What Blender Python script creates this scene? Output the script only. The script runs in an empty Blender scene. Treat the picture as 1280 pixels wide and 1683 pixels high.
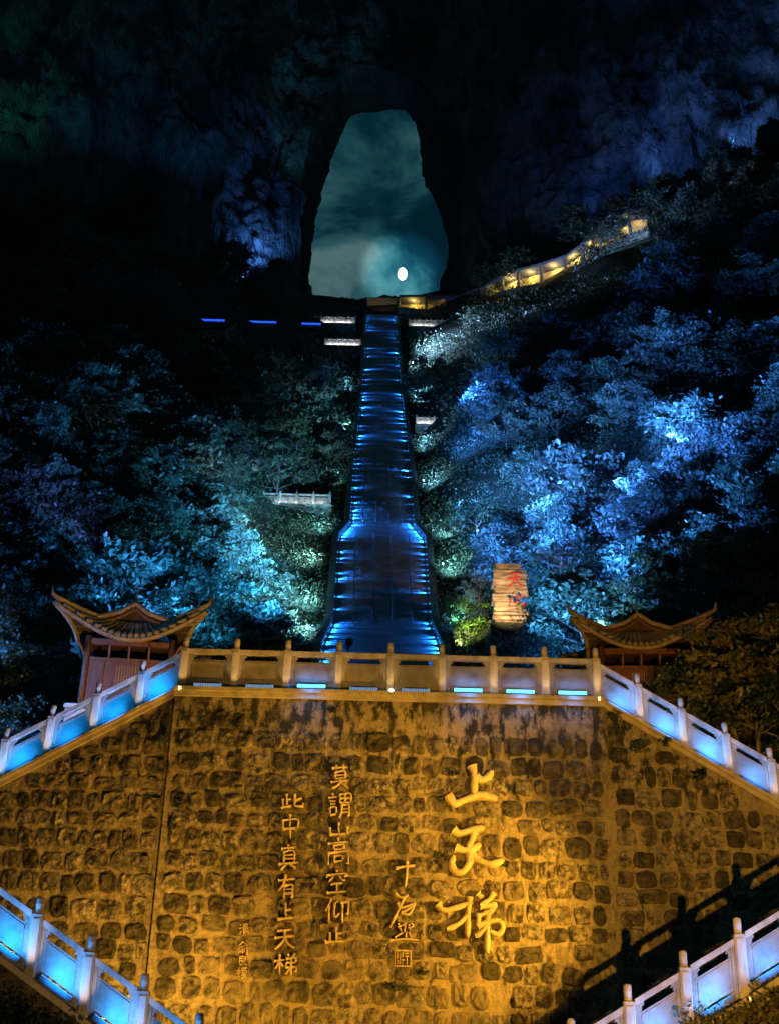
import bpy, math, random
import numpy as np
from mathutils import Vector, Matrix, Euler, noise

random.seed(7); rng = np.random.default_rng(11)
scene = bpy.context.scene
C = scene.collection
RAD = math.radians

# ------------------------------------------------------------------ camera
FPX, CX, CY = 2000.0, 640.0, 841.5
PITCH, ROLL = 25.0, 1.5
CAM = Vector((0, 0, 1.6))
camd = bpy.data.cameras.new('camera'); cam = bpy.data.objects.new('camera', camd); C.objects.link(cam)
Rcam = Euler((RAD(90 + PITCH), 0, 0)).to_matrix() @ Matrix.Rotation(RAD(ROLL), 3, 'Z')
cam.matrix_world = Matrix.Translation(CAM) @ Rcam.to_4x4()
camd.sensor_fit = 'HORIZONTAL'; camd.sensor_width = 36; camd.lens = FPX / 1280 * 36
camd.clip_end = 6000; camd.clip_start = 0.1
scene.camera = cam

# ------------------------------------------------------------------ world (moonlit broken cloud) and moonlight
MOON_AZ, MOON_EL = 0.0, 36.0
w = bpy.data.worlds.new('World'); scene.world = w; w.use_nodes = True
nt = w.node_tree; nt.nodes.clear()
N = nt.nodes.new; L = nt.links.new
wo = N('ShaderNodeOutputWorld'); bg = N('ShaderNodeBackground'); L(bg.outputs[0], wo.inputs[0])
tc = N('ShaderNodeTexCoord'); mp = N('ShaderNodeMapping'); L(tc.outputs['Generated'], mp.inputs[0])
mp.inputs['Location'].default_value = (1.3, 5.0, 2.0); mp.inputs['Scale'].default_value = (-1.0, 1.0, 1.5)
n1 = N('ShaderNodeTexNoise'); n1.inputs['Scale'].default_value = 10.0; n1.inputs['Detail'].default_value = 5; n1.inputs['Roughness'].default_value = .58
n1.inputs['Distortion'].default_value = .3
L(mp.outputs[0], n1.inputs[0])
cr = N('ShaderNodeValToRGB'); L(n1.outputs[0], cr.inputs[0])
el = cr.color_ramp.elements
el[0].position = .42; el[0].color = (.0010, .014, .026, 1)
el[1].position = .70; el[1].color = (.085, .165, .178, 1)
for q_, c_ in ((.49, (.0028, .028, .042, 1)), (.55, (.010, .058, .073, 1)), (.62, (.026, .095, .110, 1))): e = el.new(q_); e.color = c_
md = (Rcam @ Vector(((661 - CX) / FPX, -(450 - CY) / FPX, -1))).normalized()
vd = N('ShaderNodeVectorMath'); vd.operation = 'DOT_PRODUCT'; L(tc.outputs['Generated'], vd.inputs[0]); vd.inputs[1].default_value = md
gm = N('ShaderNodeMapRange'); gm.interpolation_type = 'SMOOTHERSTEP'; gm.inputs[1].default_value = math.cos(RAD(2.3)); gm.inputs[2].default_value = 1.0; gm.inputs[3].default_value = 1.0; gm.inputs[4].default_value = 4.2
L(vd.outputs['Value'], gm.inputs[0]); ml = N('ShaderNodeVectorMath'); ml.operation = 'SCALE'; L(cr.outputs[0], ml.inputs[0]); L(gm.outputs[0], ml.inputs['Scale'])
L(ml.outputs[0], bg.inputs[0]); bg.inputs[1].default_value = .85
# the moon stands behind the mountain: its light only rims what rises above it
sl = bpy.data.lights.new('moonlight', 'SUN'); sl.energy = .03; sl.angle = RAD(.5); sl.color = (.75, .88, 1)
so = bpy.data.objects.new('moonlight', sl); C.objects.link(so)
so.rotation_euler = (RAD(-(90 - MOON_EL)), 0, 0)
scene.view_settings.view_transform = 'Standard'; scene.view_settings.look = 'None'
scene.view_settings.exposure = 0; scene.view_settings.gamma = 1
scene.cycles.use_denoising = True
scene.cycles.max_bounces = 2; scene.cycles.diffuse_bounces = 1; scene.cycles.glossy_bounces = 1
scene.cycles.transmission_bounces = 1; scene.cycles.use_adaptive_sampling = True; scene.cycles.adaptive_threshold = .04; scene.cycles.caustics_reflective = False; scene.cycles.caustics_refractive = False; scene.cycles.sample_clamp_indirect = 4
scene.cycles.use_light_tree = True

# ------------------------------------------------------------------ pixel geometry
def ray(x, y):
    d = Rcam @ Vector(((x - CX) / FPX, -(y - CY) / FPX, -1)); return d
def at(x, y, Y):                      # the point of a photo position on the upright plane at distance Y
    d = ray(x, y); return CAM + d * (Y / d.y)
def project(p):
    q = Rcam.transposed() @ (Vector(p) - CAM)
    return CX + FPX * q.x / -q.z, CY - FPX * q.y / -q.z, -q.z

# ------------------------------------------------------------------ helpers
def tag(o, label=None, cat=None, group=None, kind=None):
    if label: o['label'] = label
    if cat: o['category'] = cat
    if group: o['group'] = group
    if kind: o['kind'] = kind
    return o
def empty(name, loc=(0, 0, 0), rz=0):
    o = bpy.data.objects.new(name, None); C.objects.link(o); o.location = loc; o.rotation_euler = (0, 0, rz)
    o.empty_display_size = .2; return o
class MB:
    def __init__(s): s.v = []; s.f = []
    def add(s, vs, fs):
        o = len(s.v); s.v += [tuple(v) for v in vs]; s.f += [tuple(i + o for i in f) for f in fs]; return s
    def box(s, x0, x1, y0, y1, z0, z1, sh=0, x_ref=0, taper=0):
        vs = []
        for z in (z0, z1):
            t = taper if z == z1 else 0
            for (x, y) in ((x0 + t, y0 + t), (x1 - t, y0 + t), (x1 - t, y1 - t), (x0 + t, y1 - t)):
                vs.append((x, y, z + sh * (x - x_ref)))
        return s.add(vs, [(3, 2, 1, 0), (4, 5, 6, 7), (0, 1, 5, 4), (1, 2, 6, 5), (2, 3, 7, 6), (3, 0, 4, 7)])
    def bbox(s, x0, x1, y0, y1, z0, z1, b=.015):      # box with chamfered edges (upright edges and top)
        pts = [(x0 + b, y0), (x1 - b, y0), (x1, y0 + b), (x1, y1 - b), (x1 - b, y1), (x0 + b, y1), (x0, y1 - b), (x0, y0 + b)]
        cx, cy = (x0 + x1) / 2, (y0 + y1) / 2
        ins = [(cx + (x - cx) * (1 - 2 * b / (x1 - x0)), cy + (y - cy) * (1 - 2 * b / (y1 - y0))) for x, y in pts]
        vs = [(x, y, z0) for x, y in pts] + [(x, y, z1 - b) for x, y in pts] + [(x, y, z1) for x, y in ins]
        fs = [tuple(range(7, -1, -1)), tuple(range(16, 24))]
        for k in (0, 8):
            for i in range(8): j = (i + 1) % 8; fs.append((k + i, k + j, k + 8 + j, k + 8 + i))
        return s.add(vs, fs)
    def prism(s, poly, y0, y1):                        # polygon in x,z (counter-clockwise seen from -y) extruded in y
        n = len(poly)
        vs = [(x, y0, z) for x, z in poly] + [(x, y1, z) for x, z in poly]
        fs = [tuple(range(n)), tuple(range(2 * n - 1, n - 1, -1))] + [(i, i + n, (i + 1) % n + n, (i + 1) % n) for i in range(n)]
        return s.add(vs, fs)
    def tube(s, pts, rs, n=6, cap=True):
        pts = [Vector(p) for p in pts]
        if not hasattr(rs, '__len__'): rs = [rs] * len(pts)
        vs, fs = [], []; up = None
        for i, p in enumerate(pts):
            d = (pts[min(i + 1, len(pts) - 1)] - pts[max(i - 1, 0)]).normalized()
            if up is None: up = Vector((0, 0, 1)) if abs(d.z) < .9 else Vector((1, 0, 0))
            a = d.cross(up).normalized(); b = a.cross(d).normalized(); up = b
            for k in range(n):
                t = 2 * math.pi * k / n; vs.append(p + (a * math.cos(t) + b * math.sin(t)) * rs[i])
        for i in range(len(pts) - 1):
            for k in range(n):
                q = (k + 1) % n; fs.append((i * n + k, i * n + q, (i + 1) * n + q, (i + 1) * n + k))
        if cap: fs += [tuple(range(n - 1, -1, -1)), tuple(range((len(pts) - 1) * n, len(pts) * n))]
        return s.add(vs, fs)
    def lathe(s, prof, n=12, o=(0, 0, 0)):             # profile of (r,z)
        vs, fs = [], []
        for r, z in prof:
            for k in range(n): t = 2 * math.pi * k / n; vs.append((o[0] + r * math.cos(t), o[1] + r * math.sin(t), o[2] + z))
        for i in range(len(prof) - 1):
            for k in range(n): q = (k + 1) % n; fs.append((i * n + k, i * n + q, (i + 1) * n + q, (i + 1) * n + k))
        fs += [tuple(range(n - 1, -1, -1)), tuple(range((len(prof) - 1) * n, len(prof) * n))]
        return s.add(vs, fs)
    def mesh(s, name, m, smooth=False):
        me = bpy.data.meshes.new(name); me.from_pydata(s.v, [], s.f); me.materials.append(m)
        if smooth: me.polygons.foreach_set('use_smooth', [True] * len(me.polygons))
        me.update(); return me
    def build(s, name, m, parent=None, smooth=False):
        return link(name, s.mesh(name, m, smooth), parent)
def link(name, me, parent=None, loc=None):
    o = bpy.data.objects.new(name, me); C.objects.link(o); o.parent = parent
    if loc is not None: o.location = loc
    return o
def npmesh(name, V, F, m, smooth=False):               # numpy verts and equal-sided faces
    me = bpy.data.meshes.new(name); k = F.shape[1]
    me.vertices.add(len(V)); me.vertices.foreach_set('co', np.asarray(V, np.float32).ravel())
    me.loops.add(F.size); me.loops.foreach_set('vertex_index', F.astype(np.int32).ravel())
    me.polygons.add(len(F)); me.polygons.foreach_set('loop_start', np.arange(0, F.size, k, dtype=np.int32))
    me.update(calc_edges=True); me.validate(); me.materials.append(m)
    if smooth: me.polygons.foreach_set('use_smooth', [True] * len(me.polygons))
    return me

# ------------------------------------------------------------------ materials
def mat(name):
    m = bpy.data.materials.new(name); m.use_nodes = True; t = m.node_tree
    return m, t, t.nodes['Principled BSDF']
def noisy(name, cols, scale=4, rough=.85, bump=.3, bscale=None, stretch=(1, 1, 1), per_object=0, detail=4, coord='pos', bdist=.03, spec=.3):
    m, t, b = mat(name); N = t.nodes.new; L = t.links.new
    if coord == 'pos': g = N('ShaderNodeNewGeometry').outputs['Position']
    else: g = N('ShaderNodeTexCoord').outputs['Object']
    mp = N('ShaderNodeMapping'); mp.inputs['Scale'].default_value = stretch; L(g, mp.inputs[0])
    n = N('ShaderNodeTexNoise'); n.inputs['Scale'].default_value = scale; n.inputs['Detail'].default_value = detail; n.inputs['Roughness'].default_value = .62
    L(mp.outputs[0], n.inputs[0])
    r = N('ShaderNodeValToRGB'); el = r.color_ramp.elements
    k = len(cols)
    el[0].position = .3; el[0].color = (*cols[0], 1); el[1].position = .72; el[1].color = (*cols[-1], 1)
    for i in range(1, k - 1): e = el.new(.3 + .42 * i / (k - 1)); e.color = (*cols[i], 1)
    L(n.outputs[0], r.inputs[0]); out = r.outputs[0]
    if per_object:
        oi = N('ShaderNodeObjectInfo'); hs = N('ShaderNodeHueSaturation')
        mr = N('ShaderNodeMapRange'); mr.inputs[3].default_value = 1 - per_object; mr.inputs[4].default_value = 1 + per_object
        L(oi.outputs['Random'], mr.inputs[0]); L(mr.outputs[0], hs.inputs['Value']); L(out, hs.inputs['Color']); out = hs.outputs[0]
    L(out, b.inputs['Base Color']); b.inputs['Roughness'].default_value = rough; b.inputs['Specular IOR Level'].default_value = spec
    if bump:
        n2 = N('ShaderNodeTexNoise'); n2.inputs['Scale'].default_value = bscale or scale * 4; n2.inputs['Detail'].default_value = 4; n2.inputs['Roughness'].default_value = .65
        L(mp.outputs[0], n2.inputs[0]); bp = N('ShaderNodeBump'); bp.inputs['Strength'].default_value = bump; bp.inputs['Distance'].default_value = bdist
        L(n2.outputs[0], bp.inputs['Height']); L(bp.outputs[0], b.inputs['Normal'])
    m['out'] = 1
    return m
def emit(name, col, s):
    m, t, b = mat(name); b.inputs['Base Color'].default_value = (.02, .02, .02, 1)
    b.inputs['Emission Color'].default_value = (*col, 1); b.inputs['Emission Strength'].default_value = s; return m
def leafmat(name, c0, c1, trans=.35):
    m, t, b = mat(name); N = t.nodes.new; L = t.links.new
    oi = N('ShaderNodeObjectInfo'); g = N('ShaderNodeNewGeometry')
    n = N('ShaderNodeTexNoise'); n.inputs['Scale'].default_value = 1.6; n.inputs['Detail'].default_value = 3; L(g.outputs['Position'], n.inputs[0])
    ad = N('ShaderNodeMath'); ad.operation = 'MULTIPLY_ADD'; L(oi.outputs['Random'], ad.inputs[0]); ad.inputs[1].default_value = .5; L(n.outputs[0], ad.inputs[2])
    r = N('ShaderNodeValToRGB'); r.color_ramp.elements[0].position = .45; r.color_ramp.elements[0].color = (*c0, 1)
    r.color_ramp.elements[1].position = 1; r.color_ramp.elements[1].color = (*c1, 1); L(ad.outputs[0], r.inputs[0])
    L(r.outputs[0], b.inputs['Base Color']); b.inputs['Roughness'].default_value = .45; b.inputs['Specular IOR Level'].default_value = .45
    tr = N('ShaderNodeBsdfTranslucent'); L(r.outputs[0], tr.inputs[0])
    mx = N('ShaderNodeMixShader'); mx.inputs[0].default_value = trans
    L(b.outputs[0], mx.inputs[1]); L(tr.outputs[0], mx.inputs[2]); L(mx.outputs[0], t.nodes['Material Output'].inputs[0])
    return m
def wallmat(name, base, coat, dirt, coat_bias, bump, bscale, per=0.0):
    # stone or mortar, smeared with mortar wash in patches and streaked with black algae from the coping down
    m, t, b = mat(name); N = t.nodes.new; L = t.links.new
    g = N('ShaderNodeNewGeometry').outputs['Position']
    def nz(scale, detail, st=(1, 1, 1), loc=(0, 0, 0)):
        mp = N('ShaderNodeMapping'); mp.inputs['Scale'].default_value = st; mp.inputs['Location'].default_value = loc; L(g, mp.inputs[0])
        n = N('ShaderNodeTexNoise'); n.inputs['Scale'].default_value = scale; n.inputs['Detail'].default_value = detail; n.inputs['Roughness'].default_value = .65
        L(mp.outputs[0], n.inputs[0]); return n.outputs[0]
    def ramp(v, a, c):
        r = N('ShaderNodeMapRange'); r.inputs[1].default_value = a; r.inputs[2].default_value = c; L(v, r.inputs[0]); return r.outputs[0]
    def mix(f, a, c):
        x = N('ShaderNodeMix'); x.data_type = 'RGBA'
        L(f, x.inputs[0])
        for s, i in ((a, 6), (c, 7)):
            if hasattr(s, 'node'): L(s, x.inputs[i])
            else: x.inputs[i].default_value = (*s, 1)
        return x.outputs[2]
    fine = nz(7, 5)
    col = mix(ramp(fine, .38, .64), tuple(c * (.16 if per else .55) for c in base), tuple(min(1, c * (1.6 if per else 1.25)) for c in base))
    if per:
        oi = N('ShaderNodeObjectInfo'); hs = N('ShaderNodeHueSaturation'); mr = N('ShaderNodeMapRange'); mr.inputs[3].default_value = 1 - per; mr.inputs[4].default_value = 1 + per
        L(oi.outputs['Random'], mr.inputs[0]); L(mr.outputs[0], hs.inputs['Value']); L(col, hs.inputs['Color']); col = hs.outputs[0]
    if per: col = mix(ramp(nz(13, 3), .60, .68), col, tuple(c * .12 for c in base))
    col = mix(ramp(nz(.42, 4, loc=(4.2, 0, 1)), coat_bias, coat_bias + .16), col, coat)
    col = mix(ramp(nz(1.3, 5, (1.2, 1, .7), (7, 0, 3)), .54 if per else .60, .74), col, tuple(c * .20 for c in base))
    sx = N('ShaderNodeSeparateXYZ'); L(g, sx.inputs[0])
    hgt = N('ShaderNodeMapRange'); hgt.inputs[1].default_value = 7.6; hgt.inputs[2].default_value = 10.6; hgt.inputs[3].default_value = -.02; hgt.inputs[4].default_value = .12
    L(sx.outputs[2], hgt.inputs[0])
    ad = N('ShaderNodeMath'); ad.operation = 'ADD'; L(nz(3.0, 6, (1.15, 1, .6), (1, 2, 9)), ad.inputs[0]); L(hgt.outputs[0], ad.inputs[1])
    col = mix(ramp(ad.outputs[0], .54, .65), col, dirt)
    col = mix(ramp(nz(.5, 5, (1.3, 1, .6), (2, 0, 6)), .50, .72), col, tuple(c * .30 for c in base))
    L(col, b.inputs['Base Color']); b.inputs['Roughness'].default_value = .8; b.inputs['Specular IOR Level'].default_value = .35
    bp = N('ShaderNodeBump'); bp.inputs['Strength'].default_value = bump; bp.inputs['Distance'].default_value = .09
    L(nz(bscale, 5), bp.inputs['Height']); L(bp.outputs[0], b.inputs['Normal'])
    return m

M = {}
M['mortar'] = wallmat('mortar', (.225, .19, .12), (.27, .22, .13), (.016, .018, .014), .47, 1.0, 6)
M['stone'] = wallmat('wall_stone', (.11, .096, .070), (.19, .158, .10), (.013, .014, .011), .53, 1.0, 5, .75)
M['glyph'] = noisy('carved_character', [(.24, .19, .10), (.42, .34, .19), (.50, .41, .23)], 4, .75, .5, 30)
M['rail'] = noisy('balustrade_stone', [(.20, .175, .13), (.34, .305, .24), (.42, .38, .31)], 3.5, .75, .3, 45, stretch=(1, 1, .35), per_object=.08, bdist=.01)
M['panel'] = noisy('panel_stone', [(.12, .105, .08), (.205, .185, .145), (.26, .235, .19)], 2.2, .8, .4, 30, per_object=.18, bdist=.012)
M['coping'] = noisy('coping_stone', [(.20, .18, .14), (.34, .30, .23), (.42, .37, .29)], 2.5, .85, .4, 25)
M['wood'] = noisy('red_brown_timber', [(.05, .018, .008), (.09, .034, .014), (.125, .05, .02)], 3, .6, .25, 40, stretch=(6, 6, .6))
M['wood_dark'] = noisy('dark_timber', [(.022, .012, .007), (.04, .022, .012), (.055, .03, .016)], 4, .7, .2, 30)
M['tile'] = noisy('roof_tile', [(.06, .050, .034), (.125, .105, .07), (.20, .17, .115)], 5, .75, .4, 30, per_object=.25)
M['ridge'] = noisy('roof_ridge', [(.09, .065, .04), (.17, .125, .075), (.23, .175, .11)], 5, .75, .3, 30)
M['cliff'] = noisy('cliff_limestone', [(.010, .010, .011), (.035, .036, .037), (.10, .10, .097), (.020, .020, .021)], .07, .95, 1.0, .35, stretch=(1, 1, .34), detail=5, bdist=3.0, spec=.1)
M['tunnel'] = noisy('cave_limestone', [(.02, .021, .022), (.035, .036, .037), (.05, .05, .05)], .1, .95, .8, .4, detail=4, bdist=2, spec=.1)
M['soil'] = noisy('slope_soil', [(.012, .016, .010), (.028, .034, .020), (.05, .05, .035)], .5, .95, .5, 2, bdist=.2, spec=.1)
M['paving'] = noisy('plaza_paving', [(.10, .095, .085), (.16, .15, .135)], 1.5, .85, .2)
M['step'] = noisy('step_stone', [(.13, .135, .145), (.20, .205, .215), (.27, .275, .285)], 1.2, .8, .3, 8, stretch=(.25, 1, 1))
M['parapet'] = noisy('stair_parapet', [(.10, .105, .11), (.17, .175, .18)], 1, .85, .3, 6)
M['metal'] = noisy('dark_metal', [(.03, .03, .032), (.05, .05, .052)], 8, .5, 0)
M['bark'] = noisy('bark', [(.05, .042, .034), (.10, .085, .07), (.15, .13, .11)], 3, .9, .6, 12, stretch=(3, 3, .7))
M['rock'] = noisy('outcrop_rock', [(.06, .058, .055), (.16, .15, .14), (.26, .24, .22)], .8, .9, .9, 3, bdist=.25)
M['stele'] = noisy('stele_stone', [(.07, .05, .03), (.25, .19, .12), (.42, .34, .22)], 1.6, .9, 1.0, 3, stretch=(.6, 1, 2.2), bdist=.12)
M['red'] = noisy('red_paint', [(.35, .02, .015), (.50, .04, .025)], 5, .7, 0)
M['bronze'] = noisy('weathered_bronze', [(.10, .065, .03), (.20, .13, .06)], 5, .5, .2, 20)
M['plaster'] = noisy('corridor_plaster', [(.45, .38, .20), (.62, .54, .32)], 1.5, .8, .2)
M['leaf_a'] = leafmat('leaf_mid', (.022, .040, .022), (.085, .120, .070))
M['leaf_b'] = leafmat('leaf_pale', (.040, .058, .040), (.150, .180, .125))
M['leaf_c'] = leafmat('leaf_deep', (.014, .026, .015), (.060, .090, .052))
M['leaf_y'] = leafmat('leaf_yellow', (.07, .075, .018), (.17, .15, .035))
M['leaf_g'] = leafmat('leaf_fresh', (.08, .16, .02), (.16, .26, .04))
M['e_blue'] = emit('blue_led', (.02, .30, 1.0), 3)
M['e_bar'] = emit('blue_white_led', (.06, .46, 1.0), 6)
M['e_step'] = emit('step_led', (.02, .36, 1.0), 2.0)
M['e_strip'] = emit('far_led', (.02, .10, 1.0), 1.6)
M['e_reflect'] = emit('led_reflection', (.35, .60, 1.0), .5)  # weak emission stands in for light reflected by the unlit bars
M['e_moon'] = emit('moon_surface', (1.0, .97, .86), 2.2)
M['e_warm'] = emit('warm_lamp', (1.0, .70, .30), 12)

def spot(loc, target, power, col, angle=70, blend=.6, radius=.15, parent=None, name='floodlight'):
    l = bpy.data.lights.new(name, 'SPOT'); l.energy = power; l.color = col; l.spot_size = RAD(angle); l.spot_blend = blend; l.shadow_soft_size = radius
    o = bpy.data.objects.new(name, l); C.objects.link(o); o.location = loc
    o.rotation_euler = (Vector(target) - Vector(loc)).to_track_quat('-Z', 'Y').to_euler(); o.parent = parent; return o
def point(loc, power, col, radius=.1, parent=None, name='lamp_light'):
    l = bpy.data.lights.new(name, 'POINT'); l.energy = power; l.color = col; l.shadow_soft_size = radius
    o = bpy.data.objects.new(name, l); C.objects.link(o); o.location = loc; o.parent = parent; return o
def area(loc, target, power, col, sx, sy, parent=None, name='led_light', spread=180):
    l = bpy.data.lights.new(name, 'AREA'); l.shape = 'RECTANGLE'; l.size = sx; l.size_y = sy; l.energy = power; l.color = col; l.spread = RAD(spread)
    o = bpy.data.objects.new(name, l); C.objects.link(o); o.location = loc
    o.rotation_euler = (Vector(target) - Vector(loc)).to_track_quat('-Z', 'Y').to_euler(); o.parent = parent; return o
BLUE = (.006, .27, 1.0); CYAN = (.20, .70, 1.0); WARM = (1.0, .50, .10); SODIUM = (1.0, .46, .035); AMBER = (1, .62, .22)

# ================================================================== THE MOON
mp_ = at(661, 450, 2400)
b = MB(); pr = [(math.sin(math.pi * i / 14) * 11.5 + .001, -math.cos(math.pi * i / 14) * 17) for i in range(15)]
b.lathe(pr, 28)
o = b.build('moon', M['e_moon'], None, True); o.location = mp_
tag(o, 'bright white moon low in the cave opening', 'moon')

# ================================================================== TERRAIN
S0Y, S0Z, SL = 137.7, 63.6, .90
PLAZA = at(640, 1140, 30.1).z
def stair_z(Y): return max(PLAZA, S0Z + SL * (min(Y, 282) - S0Y))
_b = at(628, 1062, 110); _t = at(627, 519, 281)
def xc(Y): return _b.x + (_t.x - _b.x) * (Y - 110) / (281 - 110)
def terrain(x, Y):
    base = stair_z(Y); u = x - xc(Y); a = abs(u)
    k = min(1, max(0, (Y - 42) / 40)); w0 = 11.5 * (1 - k) + 6.3 * k
    s = (.50 if u < 0 else .60) * max(0, a - w0)
    if u < 0 and Y > 140: s -= .16 * min(1, (Y - 140) / 40) * max(0, a - w0)
    if Y < 41: base -= .55 * max(0, abs(x) - 6.0) * min(1, (41 - Y) / 7); s *= max(0, (Y - 33) / 8)
    ridge = min(1, max(0, (a - w0) / 6))
    nz = noise.noise(Vector((x * .045, Y * .045, 3))) * 5 + noise.noise(Vector((x * .15, Y * .15, 9))) * 1.3
    return base - (.7 if Y > 76 else .06) + s + nz * ridge * min(1, max(0, (Y - 36) / 20))
def hit(x, y, y0=34, y1=300):
    d = ray(x, y); d = d / d.y; Y = y0; prev = None
    while Y < y1:
        p = CAM + d * Y
        if p.z < terrain(p.x, p.y): return p
        Y += .5
    return CAM + d * y1
xs = np.arange(-165, 166, 2.5); ys = np.concatenate([np.arange(32.7, 60, 1.6), np.arange(60, 300, 2.5)])
V = np.array([[x, y, terrain(x, y)] for y in ys for x in xs]); nx = len(xs)
ii = np.arange((len(ys) - 1) * nx).reshape(-1, nx)[:, :-1].ravel()
F = np.stack([ii, ii + 1, ii + nx + 1, ii + nx], 1)
o = link('mountain_slope', npmesh('mountain_slope', V, F, M['soil'], True)); tag(o, kind='structure')
o = MB().box(-400, 400, -300, 31.5, -1, 0).build('ground', M['paving']); tag(o, kind='structure')
o = MB().box(-6.2, 6.2, 30.9, 80, PLAZA - .3, PLAZA).build('plaza', M['paving']); tag(o, kind='structure')

# ================================================================== CLIFF WITH THE CAVE
hz = [(325,72),(400,62),(490,53),(515,95),(530,180),(535,240),(545,285),(580,345),(600,410),(610,435),(608,535),(580,580),(545,605),(430,612),(370,620),(280,615),(215,605),(198,575),(205,500),(215,420),(235,330),(260,240),(290,150),(310,95)]
hp = [(400 + x / 1.8286, 150 + y / 1.8286) for x, y in hz]
hc = (622, 345)
NA = 420
def outline(pts, n):
    ang = sorted([(math.atan2(y - hc[1], x - hc[0]), math.hypot(x - hc[0], y - hc[1])) for x, y in pts])
    A = np.array([a for a, _ in ang]); Rr = np.array([r for _, r in ang])
    A = np.concatenate([A - 2 * np.pi, A, A + 2 * np.pi]); Rr = np.tile(Rr, 3)
    th = np.linspace(-np.pi, np.pi, n, endpoint=False); return th, np.interp(th, A, Rr)
th, rr = outline(hp, NA)
rr = np.array([r * (1 + .020 * noise.noise(Vector((math.cos(t) * 9, math.sin(t) * 9, 1))) + .016 * noise.noise(Vector((math.cos(t) * 30, math.sin(t) * 30, 5)))) for t, r in zip(th, rr)])
def bottomness(t): return max(0, min(1, (math.sin(t) - .76) / .16))
def topness(t): return max(0, min(1, (-math.sin(t) + .2) / .6))
ringA, ringB = [], []
for t, r in zip(th, rr):
    bo = bottomness(t)
    wob = 1 + .10 * noise.noise(Vector((math.cos(t) * 2.2 + 4, math.sin(t) * 2.2, 2)))
    fa = (1.16 + .24 * topness(t)) * wob * (1 - bo) + 1.0 * bo
    fb = 1 + .22 * bo
    ringA.append((hc[0] + math.cos(t) * r * fa, hc[1] + math.sin(t) * r * fa))
    ringB.append((hc[0] + math.cos(t) * r * fb, hc[1] + math.sin(t) * r * fb))
YA, YB = 291.0, 324.0
A3 = [at(x, y, YA) for x, y in ringA]; B3 = [at(x, y, YB) for x, y in ringB]
NR = 170; X0, X1, Z0, Z1 = -215, 215, 40, 470
cen = sum((p for p in A3), Vector()) / NA
verts, faces = [], []
def rockdisp(x, z, y=0):
    p = Vector((x, y, z))
    wx = x + 9 * noise.noise(Vector((x * .03, z * .03, 8))); wz = z + 12 * noise.noise(Vector((x * .03, z * .03, 2)))
    d = noise.noise(Vector((wx * .016, 0, wz * .009 + 5))) * 16 + noise.noise(Vector((wx * .045, 3, wz * .020))) * 9
    d += (1 - 2 * abs(noise.noise(Vector((wx * .085, 7, wz * .028))))) * 4.5 + (1 - 2 * abs(noise.noise(Vector((wx * .2, 1, wz * .11))))) * 2.2
    d += (1 - 3 * abs(noise.noise(Vector((wx * .34, 4, wz * .07))))) * 1.6 + (1 - 3 * abs(noise.noise(Vector((wx * .12, 9, wz * .35))))) * .9
    d += noise.cell(Vector((wx * .11, 5, wz * .05))) * 2.0 + noise.noise(Vector((x * .45, 2, z * .30))) * 1.3 + noise.noise(Vector((x * 1.1, 2, z * .8))) * .5
    return d
for j in range(NR):
    s = (j / (NR - 1)) ** 1.7
    for i in range(NA):
        p = A3[i]; d = Vector((p.x - cen.x, 0, p.z - cen.z))
        cand = []
        if d.x > 1e-6: cand.append((X1 - cen.x) / d.x)
        if d.x < -1e-6: cand.append((X0 - cen.x) / d.x)
        if d.z > 1e-6: cand.append((Z1 - cen.z) / d.z)
        if d.z < -1e-6: cand.append((Z0 - cen.z) / d.z)
        k = min(cand); q = cen + d * (1 + (k - 1) * s)
        amp = min(1, s * 14)
        ax = abs(q.x)
        Y = YA - rockdisp(q.x, q.z) * amp * .9 - .0036 * max(0, ax - 22) ** 2 * (1 if ax < 130 else 1) * amp
        Y += amp * .10 * max(0, q.z - 250) * (.6 if q.x < 0 else .3)
        verts.append((q.x, Y, q.z))
for j in range(NR - 1):
    for i in range(NA):
        k = (i + 1) % NA; faces.append((j * NA + i, j * NA + k, (j + 1) * NA + k, (j + 1) * NA + i))
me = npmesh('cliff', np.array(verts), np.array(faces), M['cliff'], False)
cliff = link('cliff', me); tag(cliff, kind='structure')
vt, ft = [], []
NT = 12
for j in range(NT):
    s = j / (NT - 1)
    for i in range(NA):
        p = A3[i].lerp(B3[i], s); dr = Vector((p.x - cen.x, 0, p.z - cen.z)).normalized()
        bo = bottomness(th[i])
        p = p + dr * (math.sin(math.pi * s) * (2.5 + 3.0 * noise.noise(Vector((p.x * .12, p.y * .12, p.z * .12)))) * (1 - bo))
        vt.append(tuple(p))
for j in range(NT - 1):
    for i in range(NA):
        k = (i + 1) % NA; ft.append((j * NA + i, j * NA + k, (j + 1) * NA + k, (j + 1) * NA + i))
o = link('cave_passage', npmesh('cave_passage', np.array(vt), np.array(ft), M['tunnel'], True), cliff)

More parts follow.
